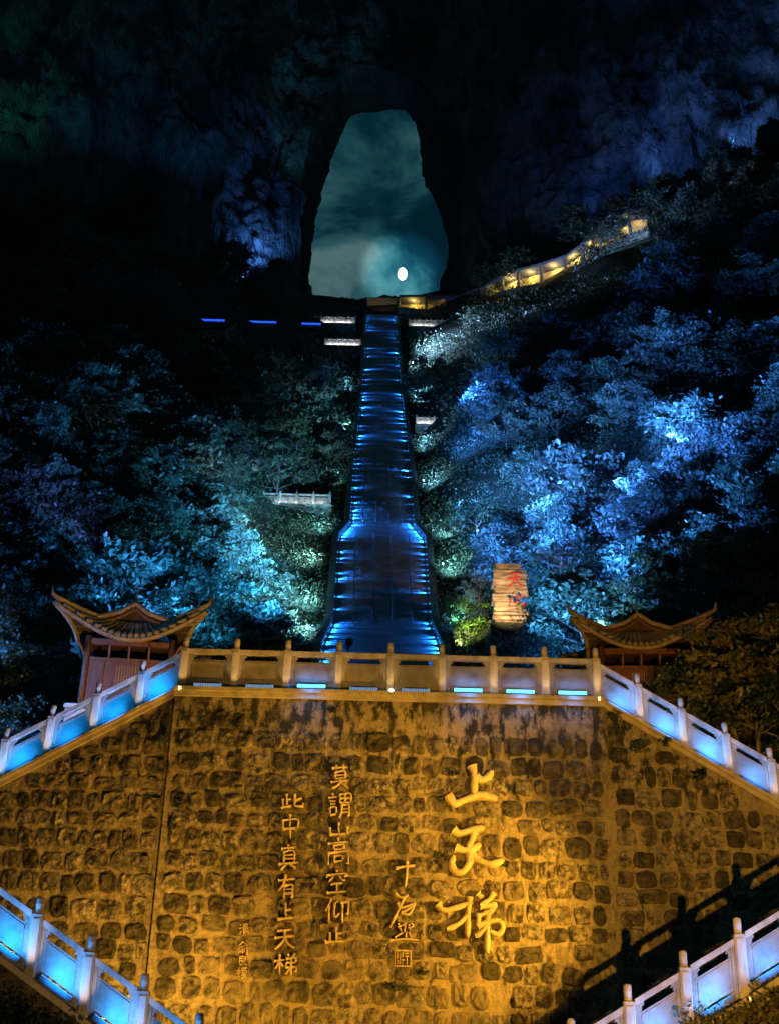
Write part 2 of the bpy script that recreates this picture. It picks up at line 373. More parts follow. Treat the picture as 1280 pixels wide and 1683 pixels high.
# ================================================================== GREAT STAIRCASE
stair = empty('great_staircase', (0, 0, 0))
tag(stair, 'long steep blue-lit stone staircase climbing to the cave mouth', 'staircase')
wpts = [(519, 48), (626, 62), (786, 96), (868, 106), (890, 144), (1029, 162), (1066, 196)]
def stair_Y(y):                                         # distance at which the flight's line stands at photo height y
    lo, hi = 80, 282
    for _ in range(40):
        m_ = (lo + hi) / 2
        if project((xc(m_), m_, stair_z(m_)))[1] > y: lo = m_
        else: hi = m_
    return lo
WK = []
for y, px in wpts:
    Y = stair_Y(y); d = project((xc(Y), Y, stair_z(Y)))[2]; WK.append((Y, px * d / FPX))
WK.sort()
_w = WK[0][1]; WK = [(78.9, _w * 1.12)] + WK
WY = [a for a, _ in WK]; WW = [b_ for _, b_ in WK]
def width(Y): return float(np.interp(Y, WY, WW))
YF0, YF1 = WK[3][0], WK[4][0]                            # the splay between lower and upper flight
RISE = .30; TREAD = RISE / SL
nst = int((282 - 79) / TREAD)
per = 52
k = 0
stepY = [79 + i * TREAD for i in range(nst)]
while k < nst:
    b = MB(); e_ = min(nst, k + per)
    for i in range(k, e_):
        y0 = stepY[i]; z0 = stair_z(y0) if y0 > 79.2 else PLAZA
        hw0 = width(y0) / 2; c0 = xc(y0); y1 = y0 + TREAD; hw1 = width(y1) / 2; c1 = xc(y1)
        zb = S0Z + SL * (y0 - S0Y)
        v = [(c0 - hw0, y0, zb), (c0 + hw0, y0, zb), (c0 + hw0, y0 - .03, zb + RISE), (c0 - hw0, y0 - .03, zb + RISE), (c1 - hw1, y1, zb + RISE), (c1 + hw1, y1, zb + RISE)]
        b.add(v, [(0, 1, 2, 3), (3, 2, 5, 4)])
    b.build('flight', M['step'], stair); k = e_
# side parapets
for s in (-1, 1):
    for (ya, yb) in ((79, WY[2]), (WY[2], YF0), (YF0, YF1), (YF1, 180), (180, 230), (230, 281)):
        b = MB(); n = max(2, int((yb - ya) / 4)); R_ = []
        for i in range(n + 1):
            Y = ya + (yb - ya) * i / n; hw = width(Y) / 2; c = xc(Y); z = S0Z + SL * (Y - S0Y)
            a_, c_ = c + s * (hw + .02), c + s * (hw + .75)
            R_.append([(a_, Y, z - 1.2), (a_, Y, z + .95), (c_, Y, z + .95), (c_, Y, z - 3)])
        vs = [p for r in R_ for p in r]; fs = [(0, 1, 2, 3), tuple(range(len(vs) - 1, len(vs) - 5, -1))]
        for i in range(n):
            for q in range(4): fs.append((i * 4 + q, i * 4 + (q + 1) % 4, i * 4 + 4 + (q + 1) % 4, i * 4 + 4 + q))
        b.add(vs, fs).build('parapet', M['parapet'], stair)
# centre handrails
def handrail(ya, yb, fr):
    b = MB(); n = max(2, int((yb - ya) / 1.6)); pts = []
    for i in range(n + 1):
        Y = ya + (yb - ya) * i / n; X = xc(Y) + width(Y) * fr; z = S0Z + SL * (Y - S0Y)
        pts.append((X, Y, z + 1.2)); b.tube([(X, Y, z), (X, Y, z + 1.2)], .035, 5)
    b.tube(pts, .06, 6); b.tube([(x, y, z - .5) for x, y, z in pts], .04, 5)
    b.build('handrail', M['metal'], stair)
for fr in (-.3, -.1, .1, .3):
    handrail(WY[2] + .6, YF0 - .5, fr)
    handrail(YF1 + 1, YF1 + 24, fr)
# step lamps let into the parapets
lamp_me = MB().box(-.05, .05, -.04, .04, -.05, .05).mesh('step_lamp', M['e_step'])
def steplamp(Y, s):
    i = int((Y - 79) / TREAD); Y = 79 + i * TREAD - .27; z = S0Z + SL * (stepY[i] - S0Y) + RISE * .45
    X = xc(Y) + s * (width(Y) / 2 - .06); link('step_lamp', lamp_me, stair, (X, Y, z))
    fl_ = Y < WY[2] or YF0 - .5 < Y < YF1 + .5
    pw = (3.2 if fl_ else random.choice((.15, .3, .6, 1.4, 3.0, 7.0))) * (230 + 3.0 * (Y - 106))
    spot((X - s * .12, Y, z), (X - s * 3, Y + .12, z), pw, (.010, .18, .9), 120, .6, .04, stair, 'step_light')
Y = 106.0
while Y < 279:
    for s in (-1, 1):
        if YF0 - .3 < Y < YF1 + .3 or random.random() < .78: steplamp(Y + random.uniform(-.5, .5), s)
    if Y < WY[2]: Y += .55
    elif YF0 - 1 < Y < YF1 + .5: Y += .55
    elif Y < 150: Y += 1.35
    elif Y < 200: Y += 2.3
    else: Y += 4.0

# forest floods
LAMPS = []
def edge(px, py, power, col, h=2.6, ang=105):           # lamp just outside the stair parapet, shining out into the trees
    p = hit(px, py); sd = 1 if p.x > xc(p.y) else -1; Y = p.y - 3.5; l = Vector((xc(Y) + sd * (width(Y) / 2 + 1.4), Y, 0))
    l.z = terrain(l.x, Y) + h; LAMPS.append(l); spot(l, p + Vector((sd * 2, 0, 2.0)), power * 2.6, col, ang, 1.0, .5)
def flood(px, py, k, power, col, h=11.0, ang=82):         # lamp k metres nearer the stairs than the trees it lights
    p = hit(px, py); sd = 1 if p.x > xc(p.y) else -1; k *= 1.25; power *= 4.2 if px > 640 else 3.0; l = Vector((p.x - sd * k, p.y - .85 * k, 0))
    if l.y > 78:
        lim = width(l.y) / 2 + 1.4
        if (l.x - xc(l.y)) * sd < lim: l.x = xc(l.y) + sd * lim
    l.z = terrain(l.x, l.y) + h; LAMPS.append(l); spot(l, p + Vector((sd * 2, 0, 2.5)), power, col, ang, 1.0, .8)
LC, RC = (.28, .72, 1.0), (.22, .50, 1.0)
for a in ((505, 1045, 5200, LC), (500, 985, 6000, LC), (490, 925, 6500, (.40, .80, 1)), (530, 870, 3200, LC), (545, 790, 3600, LC), (560, 710, 4200, LC), (572, 640, 3600, (.2, .5, 1)),
          (745, 1030, 2200, (.2, .6, 1)), (740, 935, 6000, LC), (720, 880, 6500, (.24, .62, 1)), (705, 800, 5500, RC), (695, 740, 6500, RC), (690, 660, 14000, RC, 4), (690, 610, 24000, (.34, .56, 1), 5), (700, 575, 28000, (.34, .54, 1), 6), (780, 545, 55000, (.30, .46, 1), 7)): edge(*a)
for a in ((350, 900, 12, 20000, (.08, .40, 1)), (380, 885, 6, 7000, (.5, .75, 1)), (230, 900, 13, 18000, (.03, .30, 1), 10, 66), (110, 920, 13, 18000, (.03, .28, 1), 10, 66), (30, 850, 10, 8000, (.14, .20, 1.0), 10, 60), (300, 970, 10, 10000, (.07, .42, 1)), (180, 995, 11, 9000, (.04, .34, 1)), (60, 990, 10, 12000, (.03, .24, 1)),
          (270, 830, 13, 7000, (.04, .32, .9), 9, 56), (390, 790, 11, 9000, (.08, .38, .9), 8, 56), (410, 1000, 9, 11000, (.16, .58, 1)), (120, 1050, 9, 10000, (.03, .26, 1)),
          (830, 860, 10, 15000, (.09, .36, 1)), (870, 770, 13, 26000, (.06, .24, 1)), (960, 900, 12, 22000, (.05, .23, 1)), (970, 790, 15, 22000, (.045, .19, 1)), (1080, 720, 16, 38000, (.07, .25, 1)), (1090, 830, 14, 38000, (.045, .19, 1)), (1190, 880, 12, 28000, (.04, .20, 1)), (1200, 760, 14, 42000, (.045, .18, 1)), (1250, 650, 14, 54000, (.05, .20, 1)), (1060, 960, 10, 12000, (.08, .34, 1)), (1130, 1000, 8, 11000, (.22, .54, 1)), (1000, 1010, 9, 8000, (.04, .24, 1)), (880, 680, 14, 30000, (.03, .16, .9)), (930, 610, 16, 34000, (.03, .14, .9))): flood(*a)

# ================================================================== RETAINING WALL WITH THE INSCRIPTION
WYP = 30.0
xl = at(288, 1140, WYP).x; xr = at(991, 1140, WYP).x
zt = (at(290, 1138, WYP).z + at(988, 1152, WYP).z) / 2         # underside of the coping
pL = at(12, 1286, WYP + .1); pR = at(1272, 1312, WYP + .1)
WS = ((zt - pL.z) / (xl - pL.x) + (zt - pR.z) / (pR.x - xr)) / 2  # fall of the upper flights
LAND = 4.2
cwall = empty('retaining_wall', ((xl + xr) / 2, WYP, 0)); tag(cwall, 'tall cobbled stone wall carrying the carved golden characters, between two joints', 'wall')
def wallmesh(par, poly, y0, y1):
    b = MB(); cx = par.location
    b.prism([(x - cx.x, z) for x, z in poly], y0 - cx.y, y1 - cx.y); return b.build('mortar_face', M['mortar'], par)
wallmesh(cwall, [(xl, -.2), (xr, -.2), (xr, zt), (xl, zt)], WYP, WYP + 1.0)
run = (zt - LAND) / WS
lwall = empty('wing_wall', (xl - 3, WYP, 0)); tag(lwall, 'cobbled wing wall under the rising left balustrade', 'wall', 'wing walls beside the inscription')
wallmesh(lwall, [(xl - 22, -.2), (xl - .003, -.2), (xl - .003, zt), (xl - run, LAND), (xl - 22, LAND)], WYP + .14, WYP + 1.0)
rwall = empty('wing_wall', (xr + 3, WYP, 0)); tag(rwall, 'cobbled wing wall with the balustrade shadow, under the descending right balustrade', 'wall', 'wing walls beside the inscription')
wallmesh(rwall, [(xr + .003, -.2), (xr + 22, -.2), (xr + 22, LAND), (xr + run, LAND), (xr + .003, zt)], WYP + .14, WYP + 1.0)
# copings
b = MB(); b.box(xl - .03, xr + .03, WYP - .16, WYP + .6, zt, zt + .10); b.box(xl - .02, xr + .02, WYP - .08, WYP + .6, zt - .13, zt)
o = b.build('coping', M['coping'], cwall); o.location = -cwall.location
for par, s, x0 in ((lwall, -1, xl), (rwall, 1, xr)):
    b = MB(); x1 = x0 + s * run
    for (y0, d0, d1) in ((WYP + .02, 0, .10), (WYP + .08, -.13, 0)):
        poly = [(x0 + s * .03, zt + d0), (x1, LAND + d0), (x1, LAND + d1), (x0 + s * .03, zt + d1)]
        if s > 0: poly = poly
        else: poly = poly[::-1]
        b.prism(poly, y0, WYP + .7)
    o = b.build('coping', M['coping'], par); o.location = -par.location
# stones
def stone_mesh(seed):
    r = random.Random(seed); n = 12; ex = r.uniform(2.6, 5.5); vs, fs = [], []
    ph = r.uniform(0, 6); rad = []
    for k in range(n):
        t = 2 * math.pi * k / n + .26; c, s = math.cos(t), math.sin(t)
        q = (abs(c) ** ex + abs(s) ** ex) ** (-1 / ex); q *= 1 + .10 * math.sin(2 * t + ph) * r.random() + r.uniform(-.06, .06)
        rad.append((c * q, s * q))
    for (f, h) in ((1.0, -.3), (.97, .62), (.80, 1.0)):
        for (x, z) in rad: vs.append((x * f * .5, -h * (1 + (r.uniform(-.45, .35) if f < .9 else r.uniform(-.3, .3) if f < 1 else 0)), z * f * .5))
    for k in range(n // 2):
        x, z = rad[2 * k]; vs.append((x * .42 * .5, -(1.0 + r.uniform(-.6, .6)), z * .42 * .5))
    c0 = len(vs); vs.append((0, -1 - r.uniform(-.1, .45), 0))
    for a in (0, 12):
        for k in range(n): q = (k + 1) % n; fs.append((a + k, a + q, a + 12 + q, a + 12 + k))
    for k in range(6):
        q = (k + 1) % 6; o1 = 24 + 2 * k
        fs.append((o1, o1 + 1, 36 + k)); fs.append((o1 + 1, 24 + (2 * k + 2) % 12, 36 + q, 36 + k)); fs.append((36 + k, 36 + q, c0))
    b = MB(); b.v = vs; b.f = fs; return b.mesh('stone', M['stone'], False)
stones = [stone_mesh(100 + i) for i in range(20)]
def lay(par, x0, x1, z0, top, yface, maxn=300):
    r = random.Random(int(abs(x0) * 100)); z = z0; n = 0
    while True:
        h = r.uniform(.40, .58)
        if z > 10.6: break
        x = x0 + r.uniform(.0, .12)
        while x < x1 - .22:
            wd = min(r.choice((r.uniform(.30, .46), r.uniform(.42, .58), r.uniform(.48, .72))), x1 - x)
            cx = x + wd / 2; cz = z + h / 2
            lim = min(top(x), top(x + wd)) - .16
            hh = h
            if cz + h / 2 > lim: hh = lim - z; cz = z + hh / 2
            if hh > .2 and wd > .2 and n < maxn and r.random() > .03:
                o = link('stone', stones[r.randrange(20)], par)
                o.location = Vector((cx + r.uniform(-.02, .02), yface + .005, cz + r.uniform(-.05, .05))) - par.location
                o.scale = ((wd - r.uniform(.02, .07)) * r.uniform(.93, 1.02), r.uniform(.03, .075), (hh - r.uniform(.02, .07)) * r.uniform(.92, 1.02))
                o.rotation_euler = (r.uniform(-.04, .04), r.uniform(-.13, .13), 0); n += 1
            x += wd
        z += h
    return n
ZB = 2.5
lay(cwall, xl + .08, xr - .08, ZB, lambda x: zt, WYP)
lay(lwall, xl - 7.2, xl - .06, ZB, lambda x: zt + WS * (x - xl), WYP + .14)
lay(rwall, xr + .06, xr + 7.2, ZB, lambda x: zt - WS * (x - xr), WYP + .14)

# ---- carved characters
def catmull(P, n=5):
    out = []
    for i in range(len(P) - 1):
        p0, p1, p2, p3 = P[max(i - 1, 0)], P[i], P[i + 1], P[min(i + 2, len(P) - 1)]
        for k in range(n):
            t = k / n; out.append(tuple(.5 * (2 * b_ + (c_ - a_) * t + (2 * a_ - 5 * b_ + 4 * c_ - d_) * t * t + (3 * b_ - a_ - 3 * c_ + d_) * t ** 3) for a_, b_, c_, d_ in zip(p0, p1, p2, p3)))
    return out + [tuple(P[-1])]
def brush(b, pts, wdt, dep, yb, sharp=False, tail=.6):
    P = [Vector((x, z)) for x, z in pts] if sharp else [Vector(p) for p in catmull([tuple(p) for p in pts])]
    prof = [(-1.05, -.2), (-.95, .70), (-.62, .98), (0, 1.0), (.62, .98), (.95, .70), (1.05, -.2)]
    n = len(P); vs, fs = [], []
    for i, p in enumerate(P):
        a = P[max(i - 1, 0)]; c = P[min(i + 1, n - 1)]; d = (c - a).normalized(); nn = Vector((-d.y, d.x))
        t = i / (n - 1); wv = wdt * (1.22 - .48 * math.sin(math.pi * min(1, t * 1.15))) * (1 if t < .72 else 1 - tail * (t - .72) / .28)
        for (q, h) in prof: vs.append((p.x + nn.x * q * wv, yb - h * dep, p.y + nn.y * q * wv))
    for i in range(n - 1):
        for k in range(6): fs.append((i * 7 + k, i * 7 + k + 1, i * 7 + 8 + k, i * 7 + 7 + k))
    fs += [tuple(range(7)), tuple(range(n * 7 - 1, n * 7 - 8, -1))]
    b.add(vs, fs)
def glyph_px(strokes, zoom, x_off, y_off, wd, dep, label=None, yb=WYP - .03):
    b = MB()
    for st in strokes:
        pts = [at(x_off + x / zoom, y_off + y / zoom, WYP) for x, y in st]
        brush(b, [(p.x - cwall.location.x, p.z) for p in pts], wd, dep, yb - cwall.location.y)
    o = b.build('character', M['glyph'], cwall, True); o['label'] = label or 'raised golden calligraphy character'
    return o
Zm = 3.8
glyph_px([[(588,78),(600,120),(602,190),(600,262)], [(615,150),(650,166),(685,150),(712,112)], [(440,262),(480,312),(540,292),(620,262),(690,268),(748,288)]], Zm, 620, 1240, .105, .20, 'large raised golden character meaning up, first of three')
glyph_px([[(472,478),(510,498),(580,482),(664,462)], [(600,490),(585,545),(562,600)], [(486,588),(535,604),(580,600),(640,566)], [(578,606),(572,680),(530,738),(480,735),(462,690),(474,640)], [(580,632),(640,672),(710,692),(784,664)]], Zm, 620, 1240, .10, .20, 'large raised golden character meaning sky, second of three')
glyph_px([[(376,940),(410,978),(490,962),(592,928)], [(572,896),(564,1000),(560,1152)], [(566,1010),(500,1066),(430,1098)], [(622,876),(650,906)], [(724,868),(690,915),(640,950)], [(640,950),(690,952),(730,944),(700,985),(640,1010)], [(632,1000),(624,1084)], [(622,1082),(690,1052),(752,1046),(778,1084),(752,1128),(700,1112)], [(684,980),(684,1120),(682,1246)], [(688,1066),(650,1110),(606,1142)]], Zm, 620, 1240, .078, .19, 'large raised golden character meaning ladder, third of three')
GL = {
 'mo': [[15,15,85,12],[35,5,35,25],[65,5,65,25],[30,32,30,58],[30,32,70,30,70,58],[30,45,70,45],[30,58,70,58],[10,70,90,68],[50,60,45,80,15,98],[52,72,85,98]],
 'wei': [[20,5,28,12],[5,20,40,18],[12,32,35,32],[12,45,35,45],[12,58,12,85],[12,58,36,58,36,85],[12,85,36,83],[52,8,52,42],[52,8,92,8,92,42],[52,25,92,25],[72,8,72,42],[52,42,92,42],[58,52,56,80,48,98],[58,52,88,52,88,92,80,95],[58,66,88,66],[58,79,88,79]],
 'shan': [[50,10,50,85],[15,40,15,88],[15,88,85,84],[85,38,85,90]],
 'gao': [[50,0,50,12],[12,16,90,14],[34,24,34,40],[34,24,68,24,68,40],[34,40,68,40],[14,52,12,98],[14,52,88,50,88,95,80,92],[36,64,36,84],[36,64,66,64,66,84],[36,84,66,84]],
 'kong': [[50,0,52,10],[14,16,10,32],[14,18,88,16,80,30],[36,26,20,48],[60,26,70,42,84,44],[28,58,74,56],[50,58,50,92],[12,94,90,92]],
 'yang': [[28,5,8,48],[20,32,20,98],[52,14,40,24],[40,24,40,72,58,60],[64,22,92,20,90,66,82,62],[68,22,68,98]],
 'zhi': [[55,10,55,88],[58,46,82,44],[28,38,28,88],[8,90,94,88]],
 'ci': [[30,10,30,80],[30,42,48,40],[14,38,14,82],[5,86,50,78],[62,12,62,82,94,84,95,66],[64,50,88,34]],
 'zhong': [[20,28,20,62],[20,28,82,26,80,60],[20,60,80,58],[50,5,50,98]],
 'zhen': [[20,14,82,12],[50,2,48,24],[30,26,28,72],[30,26,72,26,72,72],[30,40,72,40],[30,55,72,55],[8,74,92,72],[36,78,16,96],[62,78,82,96]],
 'you': [[12,24,90,20],[44,4,34,40,8,66],[38,46,36,98],[38,46,76,44,76,92,68,92],[38,60,76,60],[38,74,76,74]],
 'shang': [[50,8,50,86],[52,44,80,42],[10,90,92,87]],
 'tian': [[22,22,80,18],[10,50,90,46],[50,20,46,60,12,96],[50,52,66,80,92,96]],
 'ti': [[4,32,44,28],[24,4,24,98],[24,36,6,66],[26,40,40,54],[58,6,64,16],[84,4,74,18],[50,24,88,22,88,42],[52,42,88,42],[52,42,50,62],[50,62,92,60,90,82,82,80],[70,22,70,98],[68,64,48,90]],
 'qing': [[8,12,18,20],[4,36,14,44],[6,90,20,62],[36,14,92,12],[40,28,88,26],[32,42,96,40],[64,4,64,42],[44,52,42,98],[44,52,84,52,84,96],[44,66,84,66],[44,78,84,78]],
 'yu': [[50,2,10,40],[50,2,92,38],[34,36,66,36],[18,48,18,96],[18,48,46,48,46,96],[18,62,46,62],[18,76,46,76],[62,50,62,82],[84,46,84,98,74,94]],
 'liang': [[50,2,54,10],[24,14,22,92,44,82],[24,14,74,14,74,50],[24,32,74,32],[24,50,74,50],[70,58,48,70],[44,54,62,80,94,96]],
 'mu': [[4,30,40,28],[22,4,22,98],[22,34,6,64],[24,38,36,50],[44,14,96,12],[60,4,60,22],[80,4,80,22],[52,30,52,58],[52,30,88,30,88,58],[52,44,88,44],[52,58,88,58],[42,70,98,68],[68,60,62,80,44,98],[70,72,96,98]],
}
def small(key, x0, y0, x1, y1, wd=.029, dep=.13):
    b = MB(); rj = random.Random(key)
    for st in GL[key]:
        pts = []
        for i in range(0, len(st), 2):
            u, v = st[i] / 100, st[i + 1] / 100
            u += rj.uniform(-.012, .012); v += -.06 * (u - .5) + rj.uniform(-.012, .012)
            p = at(x0 + u * (x1 - x0), y0 + v * (y1 - y0), WYP); pts.append((p.x - cwall.location.x, p.z))
        brush(b, pts, wd * rj.uniform(.85, 1.2), dep, -.03, sharp=len(st) > 6)
    o = b.build('character', M['glyph'], cwall, True); o['label'] = 'raised golden calligraphy character'
for key, (a_, b_, c_, d_) in {'mo': (540,1258,578,1298), 'wei': (538,1304,579,1346), 'shan': (537,1352,577,1376), 'gao': (534,1380,578,1424), 'kong': (533,1432,574,1470), 'yang': (532,1476,577,1520), 'zhi': (532,1522,570,1552)}.items(): small(key, a_, b_, c_, d_)
for key, (a_, b_, c_, d_) in {'ci': (460,1304,501,1332), 'zhong': (458,1338,497,1380), 'zhen': (456,1390,494,1432), 'you': (454,1438,490,1480), 'shang': (454,1484,486,1514), 'tian': (448,1522,489,1562), 'ti': (450,1568,491,1606)}.items(): small(key, a_, b_, c_, d_)
for key, (a_, b_, c_, d_) in {'qing': (394,1518,411,1538), 'yu': (390,1548,410,1570), 'liang': (391,1571,408,1588), 'mu': (389,1590,408,1610)}.items(): small(key, a_, b_, c_, d_, .014, .07)
glyph_px([[(116,716),(170,706),(236,698)], [(185,676),(182,760),(172,834)]], Zm, 620, 1240, .036, .13)
glyph_px([[(112,876),(150,900),(192,880)], [(172,890),(130,980),(78,1084)], [(128,930),(150,962),(236,936),(190,972),(150,990)], [(150,990),(196,1004),(232,944)]], Zm, 620, 1240, .038, .13)
glyph_px([[(132,1060),(150,1112)], [(128,1084),(180,1062)], [(176,1056),(166,1116)], [(196,1066),(206,1110)], [(190,1090),(222,1078),(212,1060)], [(110,1146),(160,1116)], [(180,1112),(176,1154)], [(196,1116),(212,1158)], [(78,1166),(160,1158),(264,1164)]], Zm, 620, 1240, .024, .11)
# seal under the signature
b = MB()
def sq(u0, v0, u1, v1):
    p, q = at(620 + u0 / Zm, 1240 + v1 / Zm, WYP), at(620 + u1 / Zm, 1240 + v0 / Zm, WYP)
    b.box(p.x - cwall.location.x, q.x - cwall.location.x, -.085, .02, p.z, q.z)
sq(106,1226,114,1330); sq(204,1226,212,1330); sq(115,1226,203,1233); sq(115,1323,203,1330)
for q in ((122,1240,130,1280),(140,1240,146,1316),(154,1240,162,1270),(172,1244,196,1250),(172,1262,196,1268),(180,1270,187,1316),(120,1290,136,1297),(152,1284,170,1290),(154,1300,160,1318),(120,1306,136,1312)): sq(*q)
o = b.build('seal', M['glyph'], cwall); o['label'] = 'small square carved seal under the signature'

# ================================================================== BALUSTRADES
def cap_profile(): return [(.070, 0), (.082, .015), (.082, .04), (.070, .055), (.078, .075), (.078, .15), (.083, .165), (.078, .18), (.078, .245), (.064, .285), (.004, .30)]
def balustrade(name, label, A, B, n, group, lamp=1.0, led=None, cat='balustrade', lamp_col=(1, .66, .30), detail=True, sc=1.0, face=1):
    A, B = Vector(A), Vector(B); d = B - A; rz = math.atan2(d.y, d.x); Lh = math.hypot(d.x, d.y); s = d.z / Lh; Lb = Lh / n
    root = empty(name, A, rz); tag(root, label, cat, group)
    pw = .105 * sc
    pm = MB().bbox(-pw, pw, -pw, pw, -.06, 1.08 * sc, .02).box(-pw * .68, pw * .68, -pw - .02, -pw, .07, .98 * sc).mesh('post', M['rail'])
    cm = MB().lathe([(r * sc, z * sc) for r, z in cap_profile()], 10).mesh('post_cap', M['rail'], True)
    x0, x1 = pw + .004, Lb - pw - .004
    b = MB(); b.box(x0, x1, -.085 * sc, .085 * sc, .93 * sc, 1.05 * sc, s); hm = b.mesh('handrail', M['rail'])
    b = MB(); st = .075 * sc
    b.box(x0, x0 + st, -.065, .065, .0, .928 * sc, s); b.box(x1 - st, x1, -.065, .065, .0, .928 * sc, s)
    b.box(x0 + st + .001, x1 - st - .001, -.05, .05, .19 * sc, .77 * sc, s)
    if detail:
        fa, fb, za, zb, t = x0 + st + .04, x1 - st - .04, .24, .72, .022
        b.box(fa, fb, -.062, -.05, zb - t, zb, s); b.box(fa, fb, -.062, -.05, za, za + t, s)
        b.box(fa, fa + t, -.0615, -.05, za + t, zb - t, s); b.box(fb - t, fb, -.0615, -.05, za + t, zb - t, s)
        for (p, q) in ((x0 + st, x0 + st + .09), (x1 - st - .09, x1 - st)):
            b.box(p, q, -.055, .055, .86, .927, s)
            p2, q2 = (p, p + .05) if p < Lb / 2 else (q - .05, q); b.box(p2, q2, -.054, .054, .78, .86, s)
        ft = (x1 - x0) * .17
        b.box(x0 + st, x0 + st + ft, -.06, .06, 0, .188, s); b.box(x1 - st - ft, x1 - st, -.06, .06, 0, .188, s)
    else:
        b.box(x0 + st, x1 - st, -.045, .045, 0, .18 * sc, s)
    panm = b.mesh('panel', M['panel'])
    for i in range(n + 1):
        p = link('post', pm, root, (i * Lb, 0, s * i * Lb)); link('post_cap', cm, p, (0, 0, 1.08 * sc))
        if lamp: spot((i * Lb, -pw - .34, s * i * Lb - .12), (i * Lb, -pw, s * i * Lb + .62), 34 * lamp, lamp_col, 44, .9, .03, root, 'post_uplight')
        if i < n:
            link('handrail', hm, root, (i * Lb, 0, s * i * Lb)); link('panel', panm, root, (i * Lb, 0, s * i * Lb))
    return root, s, Lb
bar_housing = MB().box(-.37, .37, -.03, .03, -.05, .05).box(-.03, .03, .01, .05, -.09, -.051)
bar_me = bar_housing.mesh('housing', M['metal'])
dots = MB()
for i in range(12):
    x = -.33 + i * .06; dots.box(x - .023, x + .023, -.042, -.031, -.040, .040)
dot_me = dots.mesh('diodes', M['e_bar']); dot_soft = dots.mesh('diodes', M['e_reflect'])
up = MB()
for i in range(12):
    x = -.33 + i * .06; up.box(x - .022, x + .022, -.02, .02, .051, .057)
up_me = up.mesh('diodes', M['e_blue'])
def led_bar(root, x, y, z, slope, label, group, mode, power=0, ang=0):
    mw = root.matrix_world if False else (Matrix.Translation(root.location) @ Euler((0, 0, root.rotation_euler.z)).to_matrix().to_4x4())
    p = mw @ Vector((x, y, z))
    o = empty('led_bar', p); o.rotation_euler = (0, -math.atan(slope), root.rotation_euler.z)
    tag(o, label, 'light bar', group); link('housing', bar_me, o)
    dd = link('diodes', {'front': dot_me, 'pale': dot_soft, 'up': up_me}[mode], o); dd['kind'] = 'stuff'
    if power: area((0, -.30, .0), (0, .17, .48), power * 3.2, BLUE, .50, .05, o, 'led_light', 120)
    return o
zr = zt + .10
GR = 'stone balustrades of the double staircase'
A = (xl + .13, WYP + .12, zr); B = (xr - .13, WYP + .12, zr)
mid, s, Lb = balustrade('stone_balustrade', 'level carved stone balustrade on top of the inscribed wall', A, B, 8, GR, .9)
bname = ['first', 'second', 'third', 'fourth', 'fifth', 'sixth', 'seventh', 'eighth']
for i in range(8):
    lit = i in (2, 5, 6, 7)
    led_bar(mid, (i + .5) * Lb, -.16 if lit else -.02, .10, 0, ('glowing blue' if lit else 'unlit pale') + ' light bar under the %s top panel counted from the left' % bname[i], 'light bars of the top balustrade', 'front' if lit else 'pale', 0)
    if lit:
        area((xl + .13 + (i + .5) * Lb, WYP - .12, zr + .10), (xl + .13 + (i + .5) * Lb, WYP + 1, zr + .12), 15, BLUE, .7, .05, None)
        spot((xl + .13 + (i + .5) * Lb, WYP - .42, zr + .06), (xl + .13 + (i + .5) * Lb, WYP + .02, zr - .55), 34, BLUE, 120, 1.0, .15)
for side, s_, x0 in (('left', -1, xl), ('right', 1, xr)):
    nb = 7; Lw = 1.075
    top = Vector((x0 - s_ * .13, WYP + .27, zr)); fin = Vector((x0 - s_ * .13 + s_ * nb * Lw, WYP + .27, zr - WS * (nb * Lw - .13) + 0))
    A, B = (fin, top) if s_ < 0 else (top, fin)
    r_, s, Lb = balustrade('stone_balustrade', 'stone balustrade with blue panels descending to the %s from the top terrace' % side, A, B, nb, GR, 1.3)
    for i in range(nb):
        k_ = (nb - i) if s_ < 0 else i + 1
        x = (i + .5) * Lb
        if k_ <= 5: led_bar(r_, x, -.17, s * x + .09, s, 'small blue light bar under panel %s of the upper %s balustrade, counted from the terrace' % (bname[k_ - 1], side), 'light bars of the %s upper balustrade' % side, 'up', 6.0 * (1 if side == 'left' else 1.0) * random.uniform(.7, 1.2))
